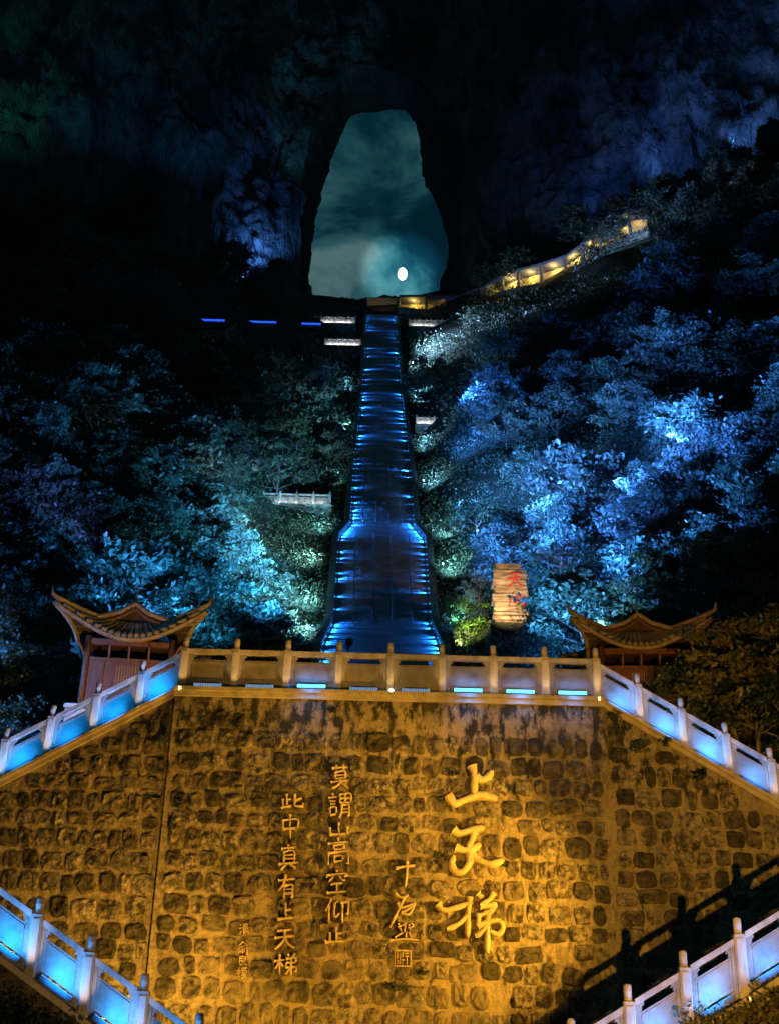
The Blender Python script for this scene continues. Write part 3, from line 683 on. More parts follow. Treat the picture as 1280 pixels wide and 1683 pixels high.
# lower flights in front
YL = 24.0
pl = [at(50, 1603, YL), at(137, 1668, YL)]; prr = [at(1222, 1637, YL), at(1131, 1694, YL)]
LSL = ((pl[0].z - pl[1].z) / (pl[1].x - pl[0].x) + (prr[0].z - prr[1].z) / (prr[0].x - prr[1].x)) / 2
for side, s_ in (('left', -1), ('right', 1)):
    LSL = (pl[0].z - pl[1].z) / (pl[1].x - pl[0].x) if s_ < 0 else (prr[0].z - prr[1].z) / (prr[0].x - prr[1].x)
    p0 = pl[0] if s_ < 0 else prr[0]; Ls = abs((pl[1] - pl[0]).x) if s_ < 0 else abs((prr[0] - prr[1]).x)
    hi = Vector((p0.x + s_ * 2 * Ls, YL, p0.z + 2 * Ls * LSL)); lo = Vector((p0.x - s_ * 3 * Ls, YL, p0.z - 3 * Ls * LSL))
    A, B = (hi, lo) if s_ < 0 else (lo, hi)
    r_, s, Lb = balustrade('stone_balustrade', 'nearest stone balustrade with blue panels at the bottom %s corner' % side, A, B, 5, GR, 1.5 if side == 'left' else 1.1)
    for i in range(5):
        x = (i + .5) * Lb; k_ = i + 1 if s_ < 0 else 5 - i
        led_bar(r_, x, -.17, s * x + .09, s, 'blue light bar under panel %s of the bottom %s balustrade, counted from its upper end' % (bname[k_ - 1], side), 'light bars of the bottom %s balustrade' % side, 'up', (8 if side == 'left' else 7) * random.uniform(.8, 1.15))
    # flight: flank wall, coping and steps behind
    fl = empty('stair_flight', (p0.x, YL, 0)); tag(fl, 'stone stair flight with rough flank wall carrying the bottom %s balustrade' % side, 'stairs', 'lower stair flights')
    xa, xb = (A.x, B.x); za, zb = A.z, B.z
    b = MB(); o0 = p0.x
    poly = [(xa - o0, -.2), (xb - o0, -.2), (xb - o0, zb - .16), (xa - o0, za - .16)]
    b.prism(poly, -.10, .35); b.build('flank_wall', M['stone'], fl)
    b = MB(); b.prism([(xa - o0, za - .155), (xb - o0, zb - .155), (xb - o0, zb - .03), (xa - o0, za - .03)], -.20, .40); b.build('coping', M['coping'], fl)
    b = MB(); ns = 26
    for i in range(ns):
        u0, u1 = i / ns, (i + 1) / ns; xx0, xx1 = xa + (xb - xa) * u0 - o0, xa + (xb - xa) * u1 - o0
        zz = max(za + (zb - za) * u0, za + (zb - za) * u1) - .25
        b.box(xx0, xx1 - .001, .41, 3.6, -.2, max(.0, zz))
    b.build('steps', M['coping'], fl)
# steps of the upper flights
for side, s_, x0 in (('left', -1, xl), ('right', 1, xr)):
    fl = empty('stair_flight', (x0, WYP + 1, 0)); tag(fl, 'stone stair flight behind the upper %s balustrade' % side, 'stairs', 'upper stair flights')
    b = MB(); ns = 36
    for i in range(ns):
        u0, u1 = i / ns, (i + 1) / ns; a_, c_ = s_ * run * u0, s_ * run * u1
        b.box(min(a_, c_), max(a_, c_) - .001, .02, 1.6, -.2, zt - .1 - WS * run * u1)
    b.build('steps', M['coping'], fl)

# ================================================================== PAVILIONS
def pavilion(name, loc, rz, label, scale=1.0, timber='wood'):
    root = empty(name, loc, rz); root.scale = (scale,) * 3; tag(root, label, 'pavilion', 'corner pavilions on the terrace')
    a, bb, ze, rise, up_ = 1.72, 1.0, 2.35, .70, .86
    def eave(t): return (t * a * (1 + .38 * abs(t) ** 3), -(a * (1 + .38 * abs(t) ** 5)), ze + up_ * abs(t) ** 2.2)
    def top(t): return (t * bb, -bb, ze + rise)
    def surf(t, v):                                     # v 0 eave .. 1 top
        e, p = Vector(eave(t)), Vector(top(t)); q = e.lerp(p, v)
        q.z -= .07 * math.sin(math.pi * v) * (1 - .3 * abs(t)); return q
    rot = [Matrix.Rotation(k * math.pi / 2, 3, 'Z') for k in range(4)]
    nt_, nv = 24, 6
    for k in range(4):
        b = MB(); vs, fs = [], []
        for i in range(nt_ + 1):
            for j in range(nv + 1): vs.append(rot[k] @ surf(-1 + 2 * i / nt_, j / nv))
        for i in range(nt_):
            for j in range(nv): q = i * (nv + 1) + j; fs.append((q, q + nv + 1, q + nv + 2, q + 1))
        b.add(vs, fs); rf = b.build('roof_slope', M['tile'], root, True)
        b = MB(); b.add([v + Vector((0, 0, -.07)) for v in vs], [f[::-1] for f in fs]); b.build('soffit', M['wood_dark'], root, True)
        b = MB(); pts = []
        for i in range(nt_ + 1):
            e = rot[k] @ Vector(eave(-1 + 2 * i / nt_)); pts.append(e + Vector((0, 0, -.09)))
        b.tube(pts, .075, 6); b.build('eave_board', M['ridge'], root)
        nr = 17
        for i in range(nr):
            t = -.93 + 1.86 * i / (nr - 1); b = MB()
            pts = [rot[k] @ (surf(t, v) + Vector((0, 0, .035))) for v in (0, .2, .42, .66, .88, 1.0)]
            pts[0] = pts[0] + (pts[0] - pts[1]).normalized() * .06
            b.tube(pts, [.088, .08, .08, .078, .074, .07], 8); b.build('tile_row', M['tile'], root, True)
        # hip ridge sweeping into the raised corner
        pts = [Vector((bb, -bb, ze + rise + .10))] + [surf(1, v) + Vector((0, 0, .12)) for v in (.75, .5, .25, .06)] + [Vector(eave(1)) + Vector((.06, -.06, .16)), Vector(eave(1)) + Vector((.10, -.10, .40))]
        b = MB(); b.tube([rot[k] @ p for p in pts], [.10, .10, .10, .09, .085, .065, .035], 8); b.build('hip_ridge', M['ridge'], root, True)
    # gabled crown
    gz0, gz1, gy = ze + rise - .02, ze + rise + .50, bb + .22
    for s in (-1, 1):
        b = MB(); P = [(s * (bb + .25), gz0 - .02), (s * (bb * .45), gz0 + .24), (0, gz1)]
        vs = []
        for y in (-gy, gy):
            for (x, z) in P: vs.append((x, y, z))
            for (x, z) in P: vs.append((x, y, z + .10))
        fs = [(0, 1, 4, 3), (1, 2, 5, 4), (6, 9, 10, 7), (7, 10, 11, 8), (3, 4, 10, 9), (4, 5, 11, 10), (0, 6, 7, 1), (1, 7, 8, 2), (0, 3, 9, 6)]
        b.add(vs, fs).build('gable_roof', M['tile'], root)
        for y in (-gy - .04, gy + .04):
            b = MB(); b.tube([(s * (bb + .30), y, gz0 + .04), (s * (bb * .45), y, gz0 + .30), (0, y, gz1 + .10)], .075, 6); b.build('barge_board', M['ridge'], root)
            b = MB(); b.tube([(s * (bb + .06), y + (.05 if y < 0 else -.05), gz0 - .06), (s * (bb * .45), y + (.05 if y < 0 else -.05), gz0 + .14), (0, y + (.05 if y < 0 else -.05), gz1 - .06)], .06, 4); b.build('gable_frame', M['wood'], root)
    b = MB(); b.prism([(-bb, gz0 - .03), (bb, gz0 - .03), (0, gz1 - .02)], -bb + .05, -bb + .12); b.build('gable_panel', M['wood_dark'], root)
    b = MB(); b.tube([(0, -gy, gz1 + .12), (0, gy, gz1 + .12)], .08, 8); b.build('ridge_beam', M['ridge'], root)
    b = MB(); b.lathe([(.07, 0), (.05, .05), (.035, .12), (.045, .16), (.028, .22), (.02, .46), (.004, .52)], 8, (0, -gy + .15, gz1 + .12)); b.build('finial', M['ridge'], root, True)
    # body
    cw = 1.32
    for sx in (-1, 1):
        for sy in (-1, 1):
            b = MB(); b.tube([(sx * cw, sy * cw, 0), (sx * cw, sy * cw, ze + .1)], .10, 10); b.build('column', M[timber], root, True)
            b = MB(); b.tube([(sx * (cw + .02), sy * (cw + .02), 1.75), (sx * (cw + .3), sy * (cw + .3), 2.2)], .045, 5); b.build('bracket', M['wood'], root)
    for k in range(4):
        R4 = rot[k].to_4x4()
        for (z0, z1, th_) in ((1.62, 1.74, .07), (2.16, 2.34, .09)):
            b = MB(); b.box(-cw + .1, cw - .1, -cw - th_, -cw + th_, z0, z1); o = b.build('beam', M[timber], root); o.matrix_local = R4
        b = MB(); b.box(-cw + .1, cw - .1, -cw - .03, -cw + .03, .12, 1.62)
        for x in (-.78, -.40, .40, .78): b.box(x - .035, x + .035, -cw - .055, -cw - .03, .12, 1.62)
        o = b.build('wall_panel', M[timber], root); o.matrix_local = R4
        for i in range(9):
            b = MB(); x = -.33 + i * .082; b.box(x - .014, x + .014, -cw - .052, -cw - .031, .7, 1.5); o = b.build('lattice_slat', M['ridge'], root); o.matrix_local = R4
        for x in (-.62, 0, .62):
            b = MB(); b.tube([(x, -cw - .05, 1.70), (x + .0, -cw - .25, 2.12)], .04, 5); o = b.build('strut', M['wood'], root); o.matrix_local = R4
    b = MB(); b.bbox(-1.75, 1.75, -1.75, 1.75, -.02, .12, .03); b.build('plinth', M['coping'], root)
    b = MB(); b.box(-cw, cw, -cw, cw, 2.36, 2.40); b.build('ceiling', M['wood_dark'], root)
    return root
def place_pav(px, py_eave, Y): p = at(px, py_eave, Y); return (p.x, Y, 0), p.z
for (px, py, Y, rz, nm, sc) in ((204, 1049, 37.5, RAD(6), 'brightly lit wooden pavilion with upturned tiled roof behind the left balustrade', .98), (1062, 1062, 38.5, RAD(-5), 'dim wooden pavilion with upturned tiled roof among dark leaves on the right', .94)):
    p = at(px, py, Y - 1.7); pb = max(PLAZA, p.z - 2.3 * sc); pv = pavilion('pavilion', (p.x, Y, pb), rz, nm, sc)
    MB().box(-1.7, 1.7, -1.7, 1.7, -3.2, -.022).build('base', M['coping'], pv)

# ---- terrace furniture
p = at(455, 1100, 34.5)
u = empty('incense_burner', (p.x, 34.5, PLAZA)); tag(u, 'bronze incense burner with pointed lid behind the second top panel', 'burner')
H = at(455, 1038, 34.5).z - PLAZA
MB().lathe([(.30, 0), (.32, .08), (.14, .2), (.12, H - .95), (.34, H - .8), (.40, H - .6), (.36, H - .45)], 14).build('bowl', M['bronze'], u, True)
MB().lathe([(.50, H - .45), (.53, H - .40), (.45, H - .33), (.25, H - .26), (.16, H - .18), (.18, H - .14), (.10, H - .08), (.03, H + .08)], 14).build('lid', M['bronze'], u, True)
p = at(573, 1058, 33.5)
u = empty('floodlight', (p.x, 33.5, PLAZA)); tag(u, 'round amber floodlight head on a stand behind the fourth top post', 'lamp'); H = p.z - PLAZA
MB().tube([(0, 0, 0), (0, 0, H - .12)], .03, 6).build('stand', M['metal'], u)
MB().tube([(-.02, .10, H - .02), (0, -.02, H), (.03, -.16, H + .03)], [.05, .10, .12], 12).build('head', M['bronze'], u, True)
p = at(680, 1082, 34); u = empty('sign_box', (p.x, 34, PLAZA)); tag(u, 'low pale box standing behind the fifth top panel', 'box')
MB().bbox(-.42, .42, -.2, .2, 0, p.z - PLAZA, .03).build('body', M['coping'], u); MB().box(-.46, .46, -.24, .24, p.z - PLAZA, p.z - PLAZA + .05).build('lid', M['rail'], u)
p = at(643, 1138, WYP - .1); u = empty('small_lamp', p); tag(u, 'tiny bright lamp on the coping at the middle post', 'lamp')
MB().lathe([(.05, -.03), (.07, 0), (.07, .05), (.03, .09)], 10).build('bulb', emit('white_lamp', (1, .9, .7), 6), u, True)
MB().box(-.08, .08, -.06, .06, -.07, -.032).build('base', M['metal'], u)

# ================================================================== VEGETATION
def leaves_at(Cn, spread, n_each, size, flat=.55, seed=0, tilt=.9):
    r = np.random.default_rng(seed); Cn = np.asarray(Cn); n = len(Cn) * n_each
    c = np.repeat(Cn, n_each, 0) + r.normal(size=(n, 3)) * np.array([spread, spread, spread * flat])
    nrm = r.normal(size=(n, 3)) * tilt + np.array([0, 0, 1.0]); nrm /= np.linalg.norm(nrm, axis=1)[:, None]
    a = np.cross(nrm, r.normal(size=(n, 3))); a /= np.linalg.norm(a, axis=1)[:, None]; b_ = np.cross(nrm, a)
    s = size * r.uniform(.6, 1.35, (n, 1)); l = a * s; wv = b_ * s * .45; dr = nrm * s * .12
    V = np.stack([c - l, c - wv * 1 + dr, c + l, c + wv + dr], 1).reshape(-1, 3)
    F = np.arange(n * 4).reshape(-1, 4); return V, F
def make_tree(seed, h, spread, leaf_n, leaf_s, layers, m, bare=0.0):
    r = random.Random(seed); b = MB(); cl = []
    lean = Vector((r.uniform(-.12, .12), r.uniform(-.12, .12), 0)); tp = []
    for i in range(7): t = i / 6; tp.append(Vector((lean.x * h * t + r.uniform(-.1, .1) * t, lean.y * h * t + r.uniform(-.1, .1) * t, h * .93 * t)))
    b.tube(tp, [.022 * h * (1 - .85 * i / 6) for i in range(7)], 7)
    for k in range(layers):
        t = .14 + .84 * (k + r.random() * .7) / layers; base = tp[0].lerp(tp[6], t)
        az = k * 2.4 + r.uniform(-.5, .5); Ln = spread * (1.05 - .70 * max(0, t - .35) / .65) * r.uniform(.65, 1.15)
        d = Vector((math.cos(az), math.sin(az), r.uniform(.05, .5))); pts = [base]
        for q in range(1, 5):
            f = q / 4; pts.append(base + d * Ln * f + Vector((r.uniform(-.1, .1), r.uniform(-.1, .1), .12 * Ln * f * f)) * 1.0)
        b.tube(pts, [.008 * h * (1 - .8 * q / 4) for q in range(5)], 5, False)
        for q in range(5):
            f = r.uniform(.35, 1.0); p = base.lerp(pts[4], f); az2 = az + r.uniform(-1.3, 1.3); l2 = Ln * r.uniform(.22, .5)
            e_ = p + Vector((math.cos(az2) * l2, math.sin(az2) * l2, r.uniform(.0, .3) * l2))
            b.tube([p, p.lerp(e_, .5) + Vector((0, 0, .04)), e_], [.0035 * h, .0026 * h, .001 * h], 4, False)
            if r.random() >= bare:
                cl += [tuple(e_), tuple(p.lerp(e_, .6))]
        cl.append(tuple(pts[4]))
    V, F = leaves_at(cl, spread * .11, leaf_n, leaf_s, .32, seed, .75)
    return b.mesh('trunk', M['bark'], True), npmesh('crown', V, F, m)
protos = [make_tree(1, 7.5, 3.7, 20, .27, 26, M['leaf_a']), make_tree(2, 8.5, 3.5, 20, .25, 28, M['leaf_b']), make_tree(3, 6.5, 3.8, 22, .24, 25, M['leaf_a']),
          make_tree(4, 9.0, 3.2, 20, .24, 30, M['leaf_c']), make_tree(5, 7.0, 3.8, 16, .32, 24, M['leaf_b']), make_tree(6, 6.0, 3.3, 22, .22, 24, M['leaf_c'])]
near_protos = [make_tree(41, 6.5, 3.2, 60, .085, 24, M['leaf_a']), make_tree(42, 7.0, 3.0, 56, .09, 24, M['leaf_b']), make_tree(43, 6.0, 3.2, 60, .08, 22, M['leaf_a']), make_tree(44, 7.5, 2.8, 56, .085, 26, M['leaf_c'])]
def tree(proto, loc, rz, sc, label, group, name='slope_tree'):
    o = empty(name, loc, rz); o.scale = (sc * random.uniform(.9, 1.1), sc * random.uniform(.9, 1.1), sc); tag(o, label, 'tree', group)
    link('trunk', proto[0], o); link('crown', proto[1], o); return o
placed = []; NTREE = 0
def try_tree(x, Y, minsp, sc, lab, grp, proto):
    global NTREE
    for (a_, b_, s_) in placed:
        if (a_ - x) ** 2 + (b_ - Y) ** 2 < min(minsp, s_) ** 2: return False
    for l in LAMPS:
        if (l.x - x) ** 2 + (l.y - Y) ** 2 < (2.6 + 1.6 * sc) ** 2: return False
    z = terrain(x, Y) - .3
    q = project((x, Y, z + 4))
    if not (-130 < q[0] < 1410 and -60 < q[1] < 1330): return False
    placed.append((x, Y, minsp)); tree(near_protos[proto % 4] if Y < 62 else protos[proto], (x, Y, z), random.uniform(0, 6.28), sc, lab, grp); NTREE += 1; return True
def zone(x, Y):
    u = x - xc(Y); side = 'left' if u < 0 else 'right'; a = abs(u)
    band = 'behind the terrace' if Y < 70 else 'low on the slope' if Y < 105 else 'at mid slope' if Y < 145 else 'high on the slope' if Y < 205 else 'under the cliff'
    ac = 'close to the stairs' if a < 10 else 'near the stairs' if a < 15 else 'well off the stairs' if a < 22 else 'halfway out' if a < 32 else 'far out' if a < 46 else 'farthest out'
    return '%%s tree %s, %s, %s side' % (band, ac, side), 'trees %s on the %s' % (band, side)
LOOK = ['broad green', 'tall pale', 'spreading green', 'tall dark', 'coarse pale', 'small dark']
TERR = [(650, 760, 488, 512), (770, 830, 470, 497), (842, 935, 428, 470), (930, 1070, 345, 445), (318, 375, 518, 532), (404, 460, 520, 535), (488, 532, 524, 538), (806, 880, 930, 1040), (725, 800, 975, 1060), (425, 548, 800, 872), (528, 598, 552, 572), (494, 588, 515, 538), (666, 750, 520, 542), (680, 730, 682, 704)]
TERR = [(a_, b_, c_, d_, max(hit((a_ + b_) / 2, d_ - 4).y + 1, 232 if d_ < 515 else 258 if d_ < 539 and a_ < 500 else 0)) for a_, b_, c_, d_ in TERR]
def hides_terrace(x, Y, h, hw, cut=0):
    z = terrain(x, Y); q0 = project((x, Y, z)); q1 = project((x, Y, z + h)); w_ = hw * FPX / q0[2]
    for (a_, b_, c_, d_, Yt) in TERR:
        if Y < Yt + 1 and min(q0[0], q1[0]) - w_ < b_ and max(q0[0], q1[0]) + w_ > a_ and q1[1] < d_ - (cut if d_ - c_ > 65 else 0) and q0[1] > c_: return True
    return False
def clear(x, Y):
    if Y > 46 and hides_terrace(x, Y, 10 if Y < 150 else 13, 3.0 if Y < 150 else 3.6): return False
    u = abs(x - xc(Y))
    q = project((x, Y, terrain(x, Y) + (14 if Y > 170 else 9)))
    if q[1] < 505 and 470 < q[0] < 770: return False
    if Y > 78 and u < width(Y) / 2 + 2.6: return False
    if Y < 46 and u < 11.4: return False
    if Y < 78 and Y >= 46 and u < 11 - (Y - 46) * .12: return False
    return True
r7 = random.Random(21)
for (ya, yb, sp, sc0, tries, cap_) in ((36, 80, 3.6, .85, 2500, 62), (80, 120, 3.9, .95, 2600, 120), (120, 170, 5.6, 1.15, 1800, 75), (170, 272, 9.5, 1.5, 1200, 50)):
    c0 = NTREE
    for _ in range(tries):
        if NTREE - c0 >= cap_: break
        Y = r7.uniform(ya, yb); hx = Y * .40 + 6; x = r7.uniform(-hx, hx)
        if not clear(x, Y): continue
        lab, grp = zone(x, Y); u = abs(x - xc(Y))
        sc = sc0 * r7.uniform(.75, 1.2) * (.7 if (Y > 78 and u < width(Y) / 2 + 5) else 1)
        pk = r7.randrange(6); try_tree(x, Y, sp, sc, lab % LOOK[pk], grp, pk)
print('TREES', NTREE)
# undergrowth: leaf clumps all over the slopes
cn = []; cl_far = []
r8 = random.Random(5)
for _ in range(23000):
    Y = 32.9 + 140 * r8.random() ** 1.2; x = r8.uniform(-(Y * .40 + 4), Y * .40 + 4); u = abs(x - xc(Y))
    if Y > 78 and u < width(Y) / 2 + 1.1: continue
    if Y < 44 and (u < 6.4 or (Y > 34.6 and u < 11.5)): continue
    if Y < 78 and u < 8 and Y >= 44: continue
    if Y > 46 and hides_terrace(x, Y, 1.6, .7, 36): continue
    if Y < 58: cl_far.append((x, Y, terrain(x, Y) + r8.uniform(.05, .7))); continue
    cn.append((x, Y, terrain(x, Y) + r8.uniform(.1, .9)))
V, F = leaves_at(cn, .62, 20, .185, .7, 3)
o = link('undergrowth', npmesh('undergrowth', V, F, M['leaf_a'])); tag(o, 'low leafy undergrowth covering both slopes beside the stairs', 'undergrowth', kind='stuff')
V, F = leaves_at(cl_far, .34, 46, .065, .75, 8)
o = link('undergrowth', npmesh('undergrowth', V, F, M['leaf_a'])); tag(o, 'fine leafy ground cover on the banks beside the terrace', 'undergrowth', kind='stuff')
cn = []
for _ in range(15000):
    Y = r8.uniform(165, 284); x = r8.uniform(-Y * .42, Y * .42); u = abs(x - xc(Y))
    if u < width(Y) / 2 + 1.1 or hides_terrace(x, Y, 2.5, 1.2): continue
    cn.append((x, Y, terrain(x, Y) + r8.uniform(.2, 1.6)))
V, F = leaves_at(cn, 1.0, 12, .36, .7, 4)
o = link('undergrowth', npmesh('undergrowth', V, F, M['leaf_c'])); tag(o, 'dark scrub on the high slopes under the cliff', 'undergrowth', kind='stuff')

def shrub(name, label, cat, loc, spread, n, ls, m, group=None, clusters=24, flat=.8, seed=0, stems=True):
    r = random.Random(seed + int(abs(loc[0]) * 100)); o = empty(name, loc); tag(o, label, cat, group); b = MB(); cl = []
    for i in range(clusters):
        az = r.uniform(0, 6.28); rad = spread * math.sqrt(r.random()); h = spread * flat * r.uniform(.2, 1.7)
        e_ = Vector((math.cos(az) * rad, math.sin(az) * rad * .7, h)); cl.append(tuple(e_))
        b.tube([(0, 0, 0), (e_.x * .5, e_.y * .5, h * .65), tuple(e_)], [.02 * spread, .013 * spread, .004 * spread], 4, False)
    V, F = leaves_at(cl, spread * .16, n, ls, .7, seed + 40)
    link('foliage', npmesh('foliage', V, F, m), o); b.build('stem', M['bark'], o); return o
# hand-placed plants
g = hit(772, 1050); g.z -= .2; shrub('sapling', 'bright green lit sapling left of the inscribed stele', 'tree', g, 1.9, 30, .17, M['leaf_g'], None, 34, 1.5, 3)
for i, (px, py, sp, m_, lab) in enumerate(((745, 1062, 1.3, 'leaf_b', 'pale blue-lit bush at the foot of the great staircase, right side'), (515, 1060, 1.5, 'leaf_b', 'pale bush at the foot of the great staircase, left side'),
        (875, 1032, 1.8, 'leaf_y', 'yellow-green bush growing against the right edge of the stele'), (400, 1070, 1.6, 'leaf_a', 'round bush right of the left pavilion'), (60, 1140, 1.0, 'leaf_a', 'bush left of the left pavilion'), (20, 1190, .9, 'leaf_a', 'bush at the left edge behind the balustrade'), (100, 1090, 1.2, 'leaf_b', 'pale bush behind the left pavilion corner'), (30, 1090, 1.2, 'leaf_b', 'pale bush at the left edge above the balustrade'), (120, 1170, .7, 'leaf_a', 'small bush between balustrade and left pavilion'))):
    q = hit(px, py, 32.9); shrub('bush', lab, 'bush', (q.x, q.y, q.z - .1), sp, 30, .12, M[m_], None, 34, .85, i * 7)
# dark trees at the right edge, in front of the right pavilion
dk = make_tree(31, 6.0, 2.4, 26, .13, 17, M['leaf_y'], .15); dk2 = make_tree(32, 5.2, 2.2, 34, .12, 16, M['leaf_c']); sparse = make_tree(33, 7.0, 1.9, 4, .10, 15, M['leaf_y'], .55)
for (px, py, Y, pr_, sc, lab) in ((1215, 1215, 34.6, dk, .72, 'dark tree with yellowish leaves behind the right balustrade'), (1295, 1240, 34.2, dk, .85, 'dark yellow-leaved tree cut by the right edge of the picture'), (1130, 1190, 35.2, dk2, .55, 'dark low tree in front of the right pavilion'), (1245, 1245, 33.8, dk2, .75, 'dense dark tree low behind the right balustrade'), (1185, 1100, 41, sparse, 1.0, 'nearly bare thin tree right of the right pavilion'), (1235, 1100, 42, dk, 1.0, 'yellow-leaved tree behind the nearly bare tree')):
    q = at(px, py, Y); tree(pr_, (q.x, Y, min(q.z, PLAZA) if Y > 36 else q.z - .6), random.uniform(0, 6), sc, lab, None, 'terrace_tree')
# plants rooted in wall joints
wp = [(300,1330,.20),(262,1222,.16),(725,1325,.20),(718,1412,.15),(1052,1238,.26),(1095,1225,.18),(1148,1280,.20),(545,1172,.14),(655,1630,.20),(830,1425,.13),(1008,1180,.16),(745,1275,.12),(285,1365,.14),(690,1605,.14)]
for i, (px, py, sp) in enumerate(wp):
    q = at(px, py, WYP - .03)
    near = ['right of the left joint','beside the left joint near the top','left of the first large character','left of the second large character','under the upper right balustrade','higher up under the upper right balustrade','at the right, far down the sloping coping','just under the coping by the left blue bar','below the square seal','right of the second large character','on the right joint near the top','above the first large character','on the left joint','lower right of the square seal'][i]
    shrub('wall_plant', 'small dark plant growing from the wall %s' % near, 'plant', q, sp, 9, .045, M['leaf_c'], 'plants in the wall joints', 14, .55, i)
# climbing plants below the bottom balustrades
for (px0, py0, px1, py1, lab, sd) in ((1120, 1690, 1290, 1640, 'leafy creeper covering the wall below the bottom right balustrade', 1), (-20, 1650, 130, 1700, 'dark creeper on the wall below the bottom left balustrade', 2)):
    r = random.Random(sd); cl = []
    p0, p1 = at(px0, py0, YL - .25), at(px1, py1, YL - .25); o = empty('creeper', (p0.x, YL - .25, p0.z)); tag(o, lab, 'plant', 'creepers below the bottom balustrades')
    for i in range(170):
        t = r.random(); q = p0.lerp(p1, t); cl.append((q.x - p0.x, r.uniform(-.2, .1), q.z - p0.z - abs(r.gauss(0, .55)) + (.05 if r.random() < .9 else .35)))
    V, F = leaves_at(cl, .10, 16, .05, .9, sd); link('foliage', npmesh('foliage', V, F, M['leaf_y' if sd == 1 else 'leaf_c']), o)
    b = MB()
    for i in range(10): t = i / 10; q = (p1 - p0) * t; b.tube([(q.x, .12, q.z - 1.6), (q.x + r.uniform(-.2, .2), .05, q.z - .8), (q.x + r.uniform(-.3, .3), .0, q.z)], [.02, .015, .006], 4, False)
    b.build('stem', M['bark'], o)

# ================================================================== STELE, OUTCROP
SY = hit(838, 1034).y - .4
q = at(838, 1028, SY); qt = at(838, 932, SY); sw = (at(866, 980, SY).x - at(811, 980, SY).x); H = qt.z - q.z
SK = sw / 1.35
st = empty('stone_stele', (at(838, 980, SY).x, SY, q.z)); tag(st, 'tall layered stone stele with red characters, lit warm white', 'stele')
r = random.Random(3); b = MB(); z = -.0; k = 0
while z < H:
    h = min(r.uniform(.10, .26) * SK, H - z + .01); o1, o2 = r.uniform(-.07, .05) * SK, r.uniform(-.05, .07) * SK
    rt = 1 if z < H * .86 else .62
    y = r.uniform(-.08, .05) * SK
    n = 10; pts = []
    b2 = MB(); b2.bbox(-sw / 2 + o1, sw / 2 * rt + o2, -.28 * SK + y, .3 * SK, z, z + h - .012 * SK, .035 * SK); b2.build('layer', M['stele'], st); z += h
MB().box(-sw / 2 + .12 * SK, sw / 2 * .6, -.20 * SK, .22 * SK, -.02, H - .1 * SK).build('core', M['stele'], st)
MB().bbox(-sw / 2 - .3, sw / 2 + .3, -.9, .9, -2.5, -.0, .05).build('plinth', M['soil'], st)
def redglyph(strokes):
    b = MB()
    for s_ in strokes:
        pts = []
        for (x, y) in s_:
            w_ = at(720 + x / 5.333, 900 + y / 5.333, SY); pts.append((w_.x - st.location.x, w_.z - q.z))
        brush(b, pts, .034 * SK, .05 * SK, -.31 * SK)
    b.build('red_character', M['red'], st)
redglyph([[(620,262),(670,250),(710,256)], [(600,300),(660,290),(725,290)], [(668,250),(650,320),(600,378)], [(664,300),(690,340),(735,366)]])
redglyph([[(615,468),(620,500),(612,545)], [(640,462),(700,455),(740,470),(742,530),(722,528)], [(650,490),(700,488)], [(652,512),(698,508)]])
spot((st.location.x - 1.5, SY - 5.0, q.z + .5), (st.location.x, SY, q.z + H * .45), 4600, (1, .66, .34), 84, .7, .1)
LAMPS.append(Vector((st.location.x - .5, SY - 3, 0)))
def outcrop(px, py, sc, lab, seed):
    p = hit(px, py); r = random.Random(seed); b = MB(); n, mm = 16, 10; vs, fs = [], []
    for j in range(mm + 1):
        ph = math.pi * j / mm
        for i in range(n):
            t = 2 * math.pi * i / n; d = Vector((math.sin(ph) * math.cos(t), math.sin(ph) * math.sin(t) * .7, math.cos(ph) * 1.25))
            q = noise.cell(d * 2.3 + Vector((seed, 0, 0))) * .35 + noise.noise(d * 1.6 + Vector((seed, 3, 0))) * .55 + 1
            vs.append(d * sc * q)
    for j in range(mm):
        for i in range(n): k = (i + 1) % n; fs.append((j * n + i, (j + 1) * n + i, (j + 1) * n + k, j * n + k))
    o = b.add(vs, fs).build('rock_outcrop', M['rock']); o.location = p + Vector((0, .5, 0)); tag(o, lab, 'rock'); return p
spot((xc(g.y - 2.5) + width(g.y - 2.5) / 2 + 1.2, g.y - 2.5, terrain(xc(g.y - 2.5) + width(g.y - 2.5) / 2 + 1.2, g.y - 2.5) + 1.6), (g.x + .8, g.y + .6, g.z + 2.4), 5200, (.9, 1, .30), 62, .7, .1)
rk = outcrop(10, 800, 3.6, 'bare rock outcrop lit violet at the left edge', 4)

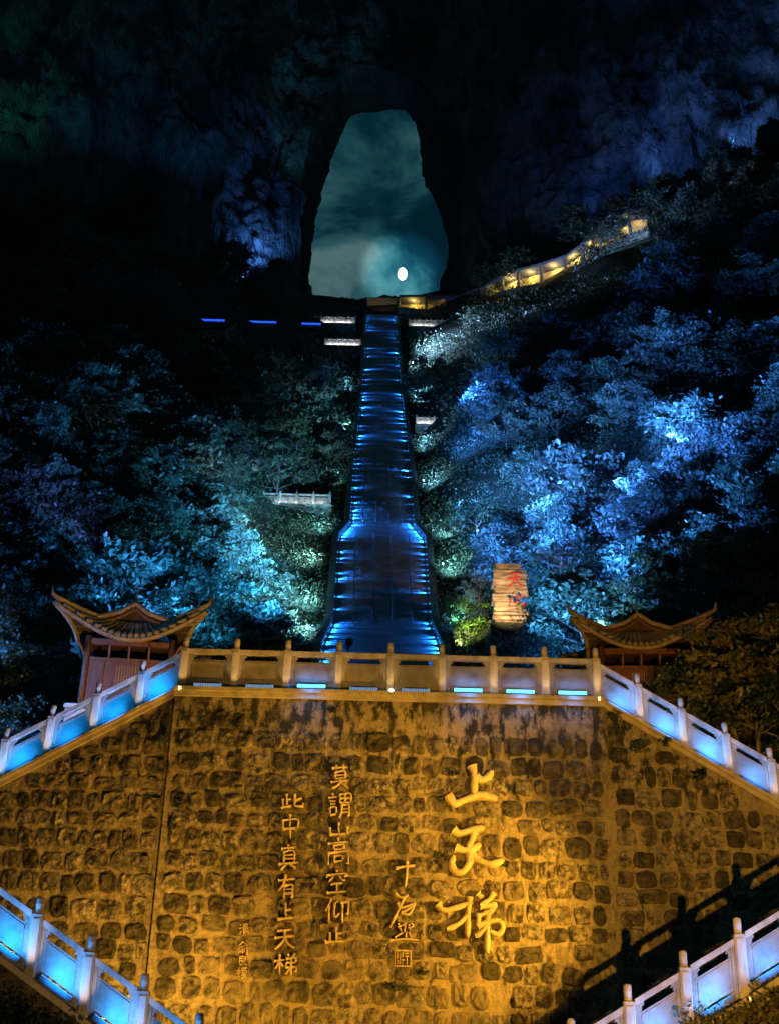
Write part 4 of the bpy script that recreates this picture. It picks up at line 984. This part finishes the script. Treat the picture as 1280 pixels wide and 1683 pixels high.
# ================================================================== SIDE TERRACES WITH PALE BALUSTRADES
def side_terrace(x0, x1, y, drop, n, lab, pw, sc=1.0, col=(.75, .82, 1.0), Yo=None):
    m_ = hit((x0 + x1) / 2, y); Y = Yo or m_.y - 1.5
    a_, c_ = at(x0, y, Y), at(x1, y, Y); zz = (a_.z + c_.z) / 2; a_.z = c_.z = zz
    dz = zz - at((x0 + x1) / 2, y + drop, Y).z
    wb = empty('terrace_wall', ((a_.x + c_.x) / 2, Y, zz - dz)); tag(wb, 'dark retaining wall of the ' + lab, 'wall', 'retaining walls of side terraces')
    hw = (c_.x - a_.x) / 2
    MB().box(-hw - .1, hw + .1, .1, 5.5, -3, dz - .26).build('face', M['parapet'], wb); MB().box(-hw - .2, hw + .2, -.42, 5.6, dz - .25, dz - .02).build('slab', M['coping'], wb)  # slab lip extended forward to keep the rail's light off the wall face
    balustrade('terrace_balustrade', 'pale lit balustrade on the ' + lab, a_, c_, n, 'pale balustrades of the side terraces', 0, None, detail=False, sc=sc)
    mid_ = (a_ + c_) / 2
    area((mid_.x, Y - .36, zz + .03), (mid_.x, Y, zz + .5 * sc), pw, col, (c_.x - a_.x) * .9, .1)
side_terrace(432, 542, 829, 42, 4, 'terrace left of the stairs at mid height', 110, 1.4)
side_terrace(534, 592, 568, 10, 6, 'second terrace from the top, left of the stairs', 330, 1.7)
side_terrace(500, 583, 531, 8, 9, 'topmost terrace left of the stairs', 450, 1.8)
side_terrace(672, 744, 537, 9, 8, 'topmost terrace right of the stairs', 330, 1.8)
side_terrace(684, 724, 698, 10, 4, 'small terrace right of the stairs at mid height', 130, 1.3)
# lit block at the head of the stairs
a_, c_ = at(603, 516, 284), at(651, 516, 284); tz = at(627, 492, 284).z
o = empty('gate_block', ((a_.x + c_.x) / 2, 284, a_.z)); tag(o, 'brown lit masonry block at the head of the staircase', 'wall')
hw = (c_.x - a_.x) / 2; MB().box(-hw, hw, 0, 4, -2, tz - a_.z).build('face', M['coping'], o); MB().box(-hw - .3, hw + .3, -.3, 4.3, tz - a_.z, tz - a_.z + .5).build('cap', M['coping'], o)
spot(((a_.x + c_.x) / 2, 277, a_.z - 1), ((a_.x + c_.x) / 2, 284, a_.z + 2.5), 260, (1, .55, .2), 80)
# sill of the cave in front of the opening
bm_ = [at(x, y, 287) for x, y in ((480, 492), (512, 484), (540, 486), (570, 491), (603, 494), (652, 491), (690, 484), (716, 478), (760, 470))]
b = MB(); vs = []; 
for p in bm_: vs += [(p.x, 287, p.z - .0), (p.x, 280, p.z - 9), (p.x, 330, p.z + 2), (p.x, 330, p.z - 30)]
fs = []
for i in range(len(bm_) - 1): q = i * 4; fs += [(q + 1, q + 5, q + 4, q), (q, q + 4, q + 6, q + 2)]
o = b.add(vs, fs).build('cave_floor', M['tunnel']); tag(o, kind='structure')

# ================================================================== COVERED CORRIDOR ON THE RIGHT
cpx = [(655, 508), (700, 511), (748, 514), (790, 497), (826, 481), (852, 474), (890, 467), (930, 457), (960, 441), (988, 424), (1012, 405), (1036, 386), (1066, 378)]
Yc = [279, 275, 270, 265, 260, 256, 251, 246, 243, 240, 238, 236, 234]
cp = [at(x, y, Y) for (x, y), Y in zip(cpx, Yc)]
cor = empty('covered_corridor', cp[0]); tag(cor, 'covered mountain corridor glowing yellow, climbing right along the cliff foot', 'corridor')
O = cp[0]
hts = [3.6, 4.2, 4.2, 3.8, 4.4, 5.0, 5.4, 5.8, 6.8, 7.4, 7.8, 6.6, 5.8]
for i in range(len(cp) - 1):
    a_, c_ = cp[i] - O, cp[i + 1] - O; h0, h1 = hts[i], hts[i + 1]; bk = Vector((.6, 3.2, 0))
    def quad(p0, p1, z00, z01, z10, z11, off, th_):
        v = []
        for dy in (Vector(), th_):
            v += [p0 + off + dy + Vector((0, 0, z00)), p1 + off + dy + Vector((0, 0, z10)), p1 + off + dy + Vector((0, 0, z11)), p0 + off + dy + Vector((0, 0, z01))]
        return v, [(0, 1, 2, 3), (7, 6, 5, 4), (0, 4, 5, 1), (1, 5, 6, 2), (2, 6, 7, 3), (3, 7, 4, 0)]
    b = MB(); b.add(*quad(a_, c_, -.5, h0 + .2, -.5, h1 + .2, bk, Vector((0, .3, 0)))); b.build('back_wall', M['plaster'], cor)
    b = MB(); b.add(*quad(a_, c_, -6, -.1, -6, -.1, Vector(), bk)); b.build('floor_slab', M['coping'], cor)
    b = MB(); b.add(*quad(a_, c_, h0, h0 + .7, h1, h1 + .7, Vector((0, -.7, 0)), bk + Vector((0, 1, .5)))); b.build('roof', M['parapet'], cor)
    b = MB(); b.add(*quad(a_, c_, -.09, .5, -.09, .5, Vector((0, -.05, 0)), Vector((0, .2, 0)))); b.build('parapet', M['parapet'], cor)
    b = MB(); b.tube([a_ + Vector((0, .1, -.1)), a_ + Vector((0, .1, h0))], .38, 8); b.build('column', M['parapet'], cor)
    m_ = cp[i].lerp(cp[i + 1], .5)
    point(m_ + Vector((.2, 1.5, (h0 + h1) / 2 - .7)), (480 if i not in (3, 11) else 160), (1, .66, .16), .25)
    if i >= 7:
        area(m_ + Vector((-1, -7, -4)), m_ + Vector((0, 0, 3.5)), 420, (.25, .45, 1), 1, 1)
# walkway with blue strip lights on the left
for i, (x0, x1, y) in enumerate(((325, 370, 526), (410, 455, 529), (496, 528, 532))):
    Y = hit((x0 + x1) / 2, y + 3).y - 1.5; a_, c_ = at(x0, y, Y), at(x1, y, Y); o = empty('strip_light', (a_ + c_) / 2)
    tag(o, 'thin blue strip light on the high left walkway, %s' % ['farthest from the stairs', 'middle of the three', 'nearest to the stairs'][i], 'strip light', 'blue strip lights on the high left walkway')
    hw = (c_.x - a_.x) / 2; MB().box(-hw, hw, .02, .6, -.9, -.25).build('ledge', M['parapet'], o); b = MB(); k = 14
    for j in range(k): u0 = -hw + 2 * hw * j / k; b.box(u0, u0 + 2 * hw / k * .78, -.1, .0, -.22, .22)
    dd = b.build('diodes', M['e_strip'], o); dd['kind'] = 'stuff'

# ================================================================== FLOODLIGHTS OF THE PLACE, WITH ADDED FILLS
# sodium floods on the inscribed wall and its wings, then added warm fills
spot((8.8, 25.6, 4.9), (-2.4, 30, 6.0), 11500, SODIUM, 62, .7, .07)
spot((5.2, 2.6, .3), (7.4, 30, 5.2), 30000, (1, .48, .05), 38, .7, .10)
spot((-3.8, 26.6, 1.6), (-8.6, 30, 6.0), 2500, (1, .48, .05), 140, .9, .10)
spot((-2.2, 27.6, .6), (-2.0, 30, 7.0), 1100, (1, .48, .04), 140, .9, .15)  # added fill, brightens the centre-left columns of characters
spot((0, 13.0, .3), (0, 30.2, 11.2), 8500, (1, .52, .07), 34, .9, .2)  # added fill from the front, warms the level balustrade
spot((2.0, 13.0, .3), (-6.4, 24, 3.4), 2600, (1, .52, .10), 26, .8, .2)  # added fill, warms the bottom left balustrade against its blue bars
# terrace lamps on the pavilions
spot((-13.0, 32.4, PLAZA + 2.6), (-11.6, 38.0, PLAZA + 1.2), 7000, (.03, .24, 1), 110, .9, .2)
spot((-6.0, 31.6, PLAZA + .2), (-8.3, 37, PLAZA + 2.6), 1500, (1, .58, .14), 100, .8, .1)
spot((6.4, 32.2, PLAZA + .2), (8.3, 38, PLAZA + 2.4), 380, (1, .55, .16), 100, .8, .1)
spot((8.6, 31.4, PLAZA - 1.2), (11.0, 35.5, PLAZA + 2.2), 60, (1, .66, .22), 120, .9, .1)
# cliff washes
def cliffY(x, z):
    return YA - rockdisp(x, z) * .9 - .0036 * max(0, abs(x) - 22) ** 2 + .10 * max(0, z - 250) * (.6 if x < 0 else .3)
def wash(px, py, back, drop, power, col, ang, Yg=272):   # lamp low in front of the rock, shining up along it
    t = at(px, py, Yg); t.y = cliffY(t.x, t.z); l = Vector((t.x, 0, t.z - drop)); l.y = min(cliffY(l.x, l.z), t.y) - back
    l.z = max(l.z, terrain(l.x, l.y) + 5)
    spot(l, t, power, col, ang, 1.0, 1.0)
wash(382, 415, 5, 12, 60000, (.07, .28, 1), 90)
wash(400, 370, 5, 14, 46000, (.07, .28, 1), 80)
wash(432, 330, 5, 16, 34000, (.07, .28, 1), 80)
wash(300, 120, 22, 40, 18000, (.04, .30, .8), 80)
wash(180, 120, 22, 40, 8000, (.04, .32, .7), 80)
wash(30, 200, 22, 40, 40000, (.05, .50, .35), 70)
wash(990, 290, 12, 30, 18000, (.06, .19, .9), 80)
wash(1100, 200, 12, 34, 36000, (.07, .22, .9), 90)
wash(1180, 120, 12, 44, 80000, (.08, .25, .9), 90)
wash(1250, 230, 12, 34, 40000, (.07, .22, .9), 90)
wash(512, 190, 10, 26, 50000, (.10, .55, .75), 50)

# trees that would read alike are counted off from the left
by = {}
for o in list(bpy.data.objects):
    if o.name.startswith('slope_tree') and 'label' in o: by.setdefault(o['label'], []).append(o)
NUM = ['first', 'second', 'third', 'fourth', 'fifth', 'sixth', 'seventh', 'eighth', 'ninth', 'tenth', 'eleventh', 'twelfth']
CNT = ['', 'one', 'two', 'three', 'four', 'five', 'six', 'seven', 'eight', 'nine', 'ten', 'eleven', 'twelve']
for lab, os_ in by.items():
    if 1 < len(os_) <= 12:
        os_.sort(key=lambda o: project(o.location)[0])
        for i, o in enumerate(os_): o['label'] = lab + ', %s from left' % NUM[i]
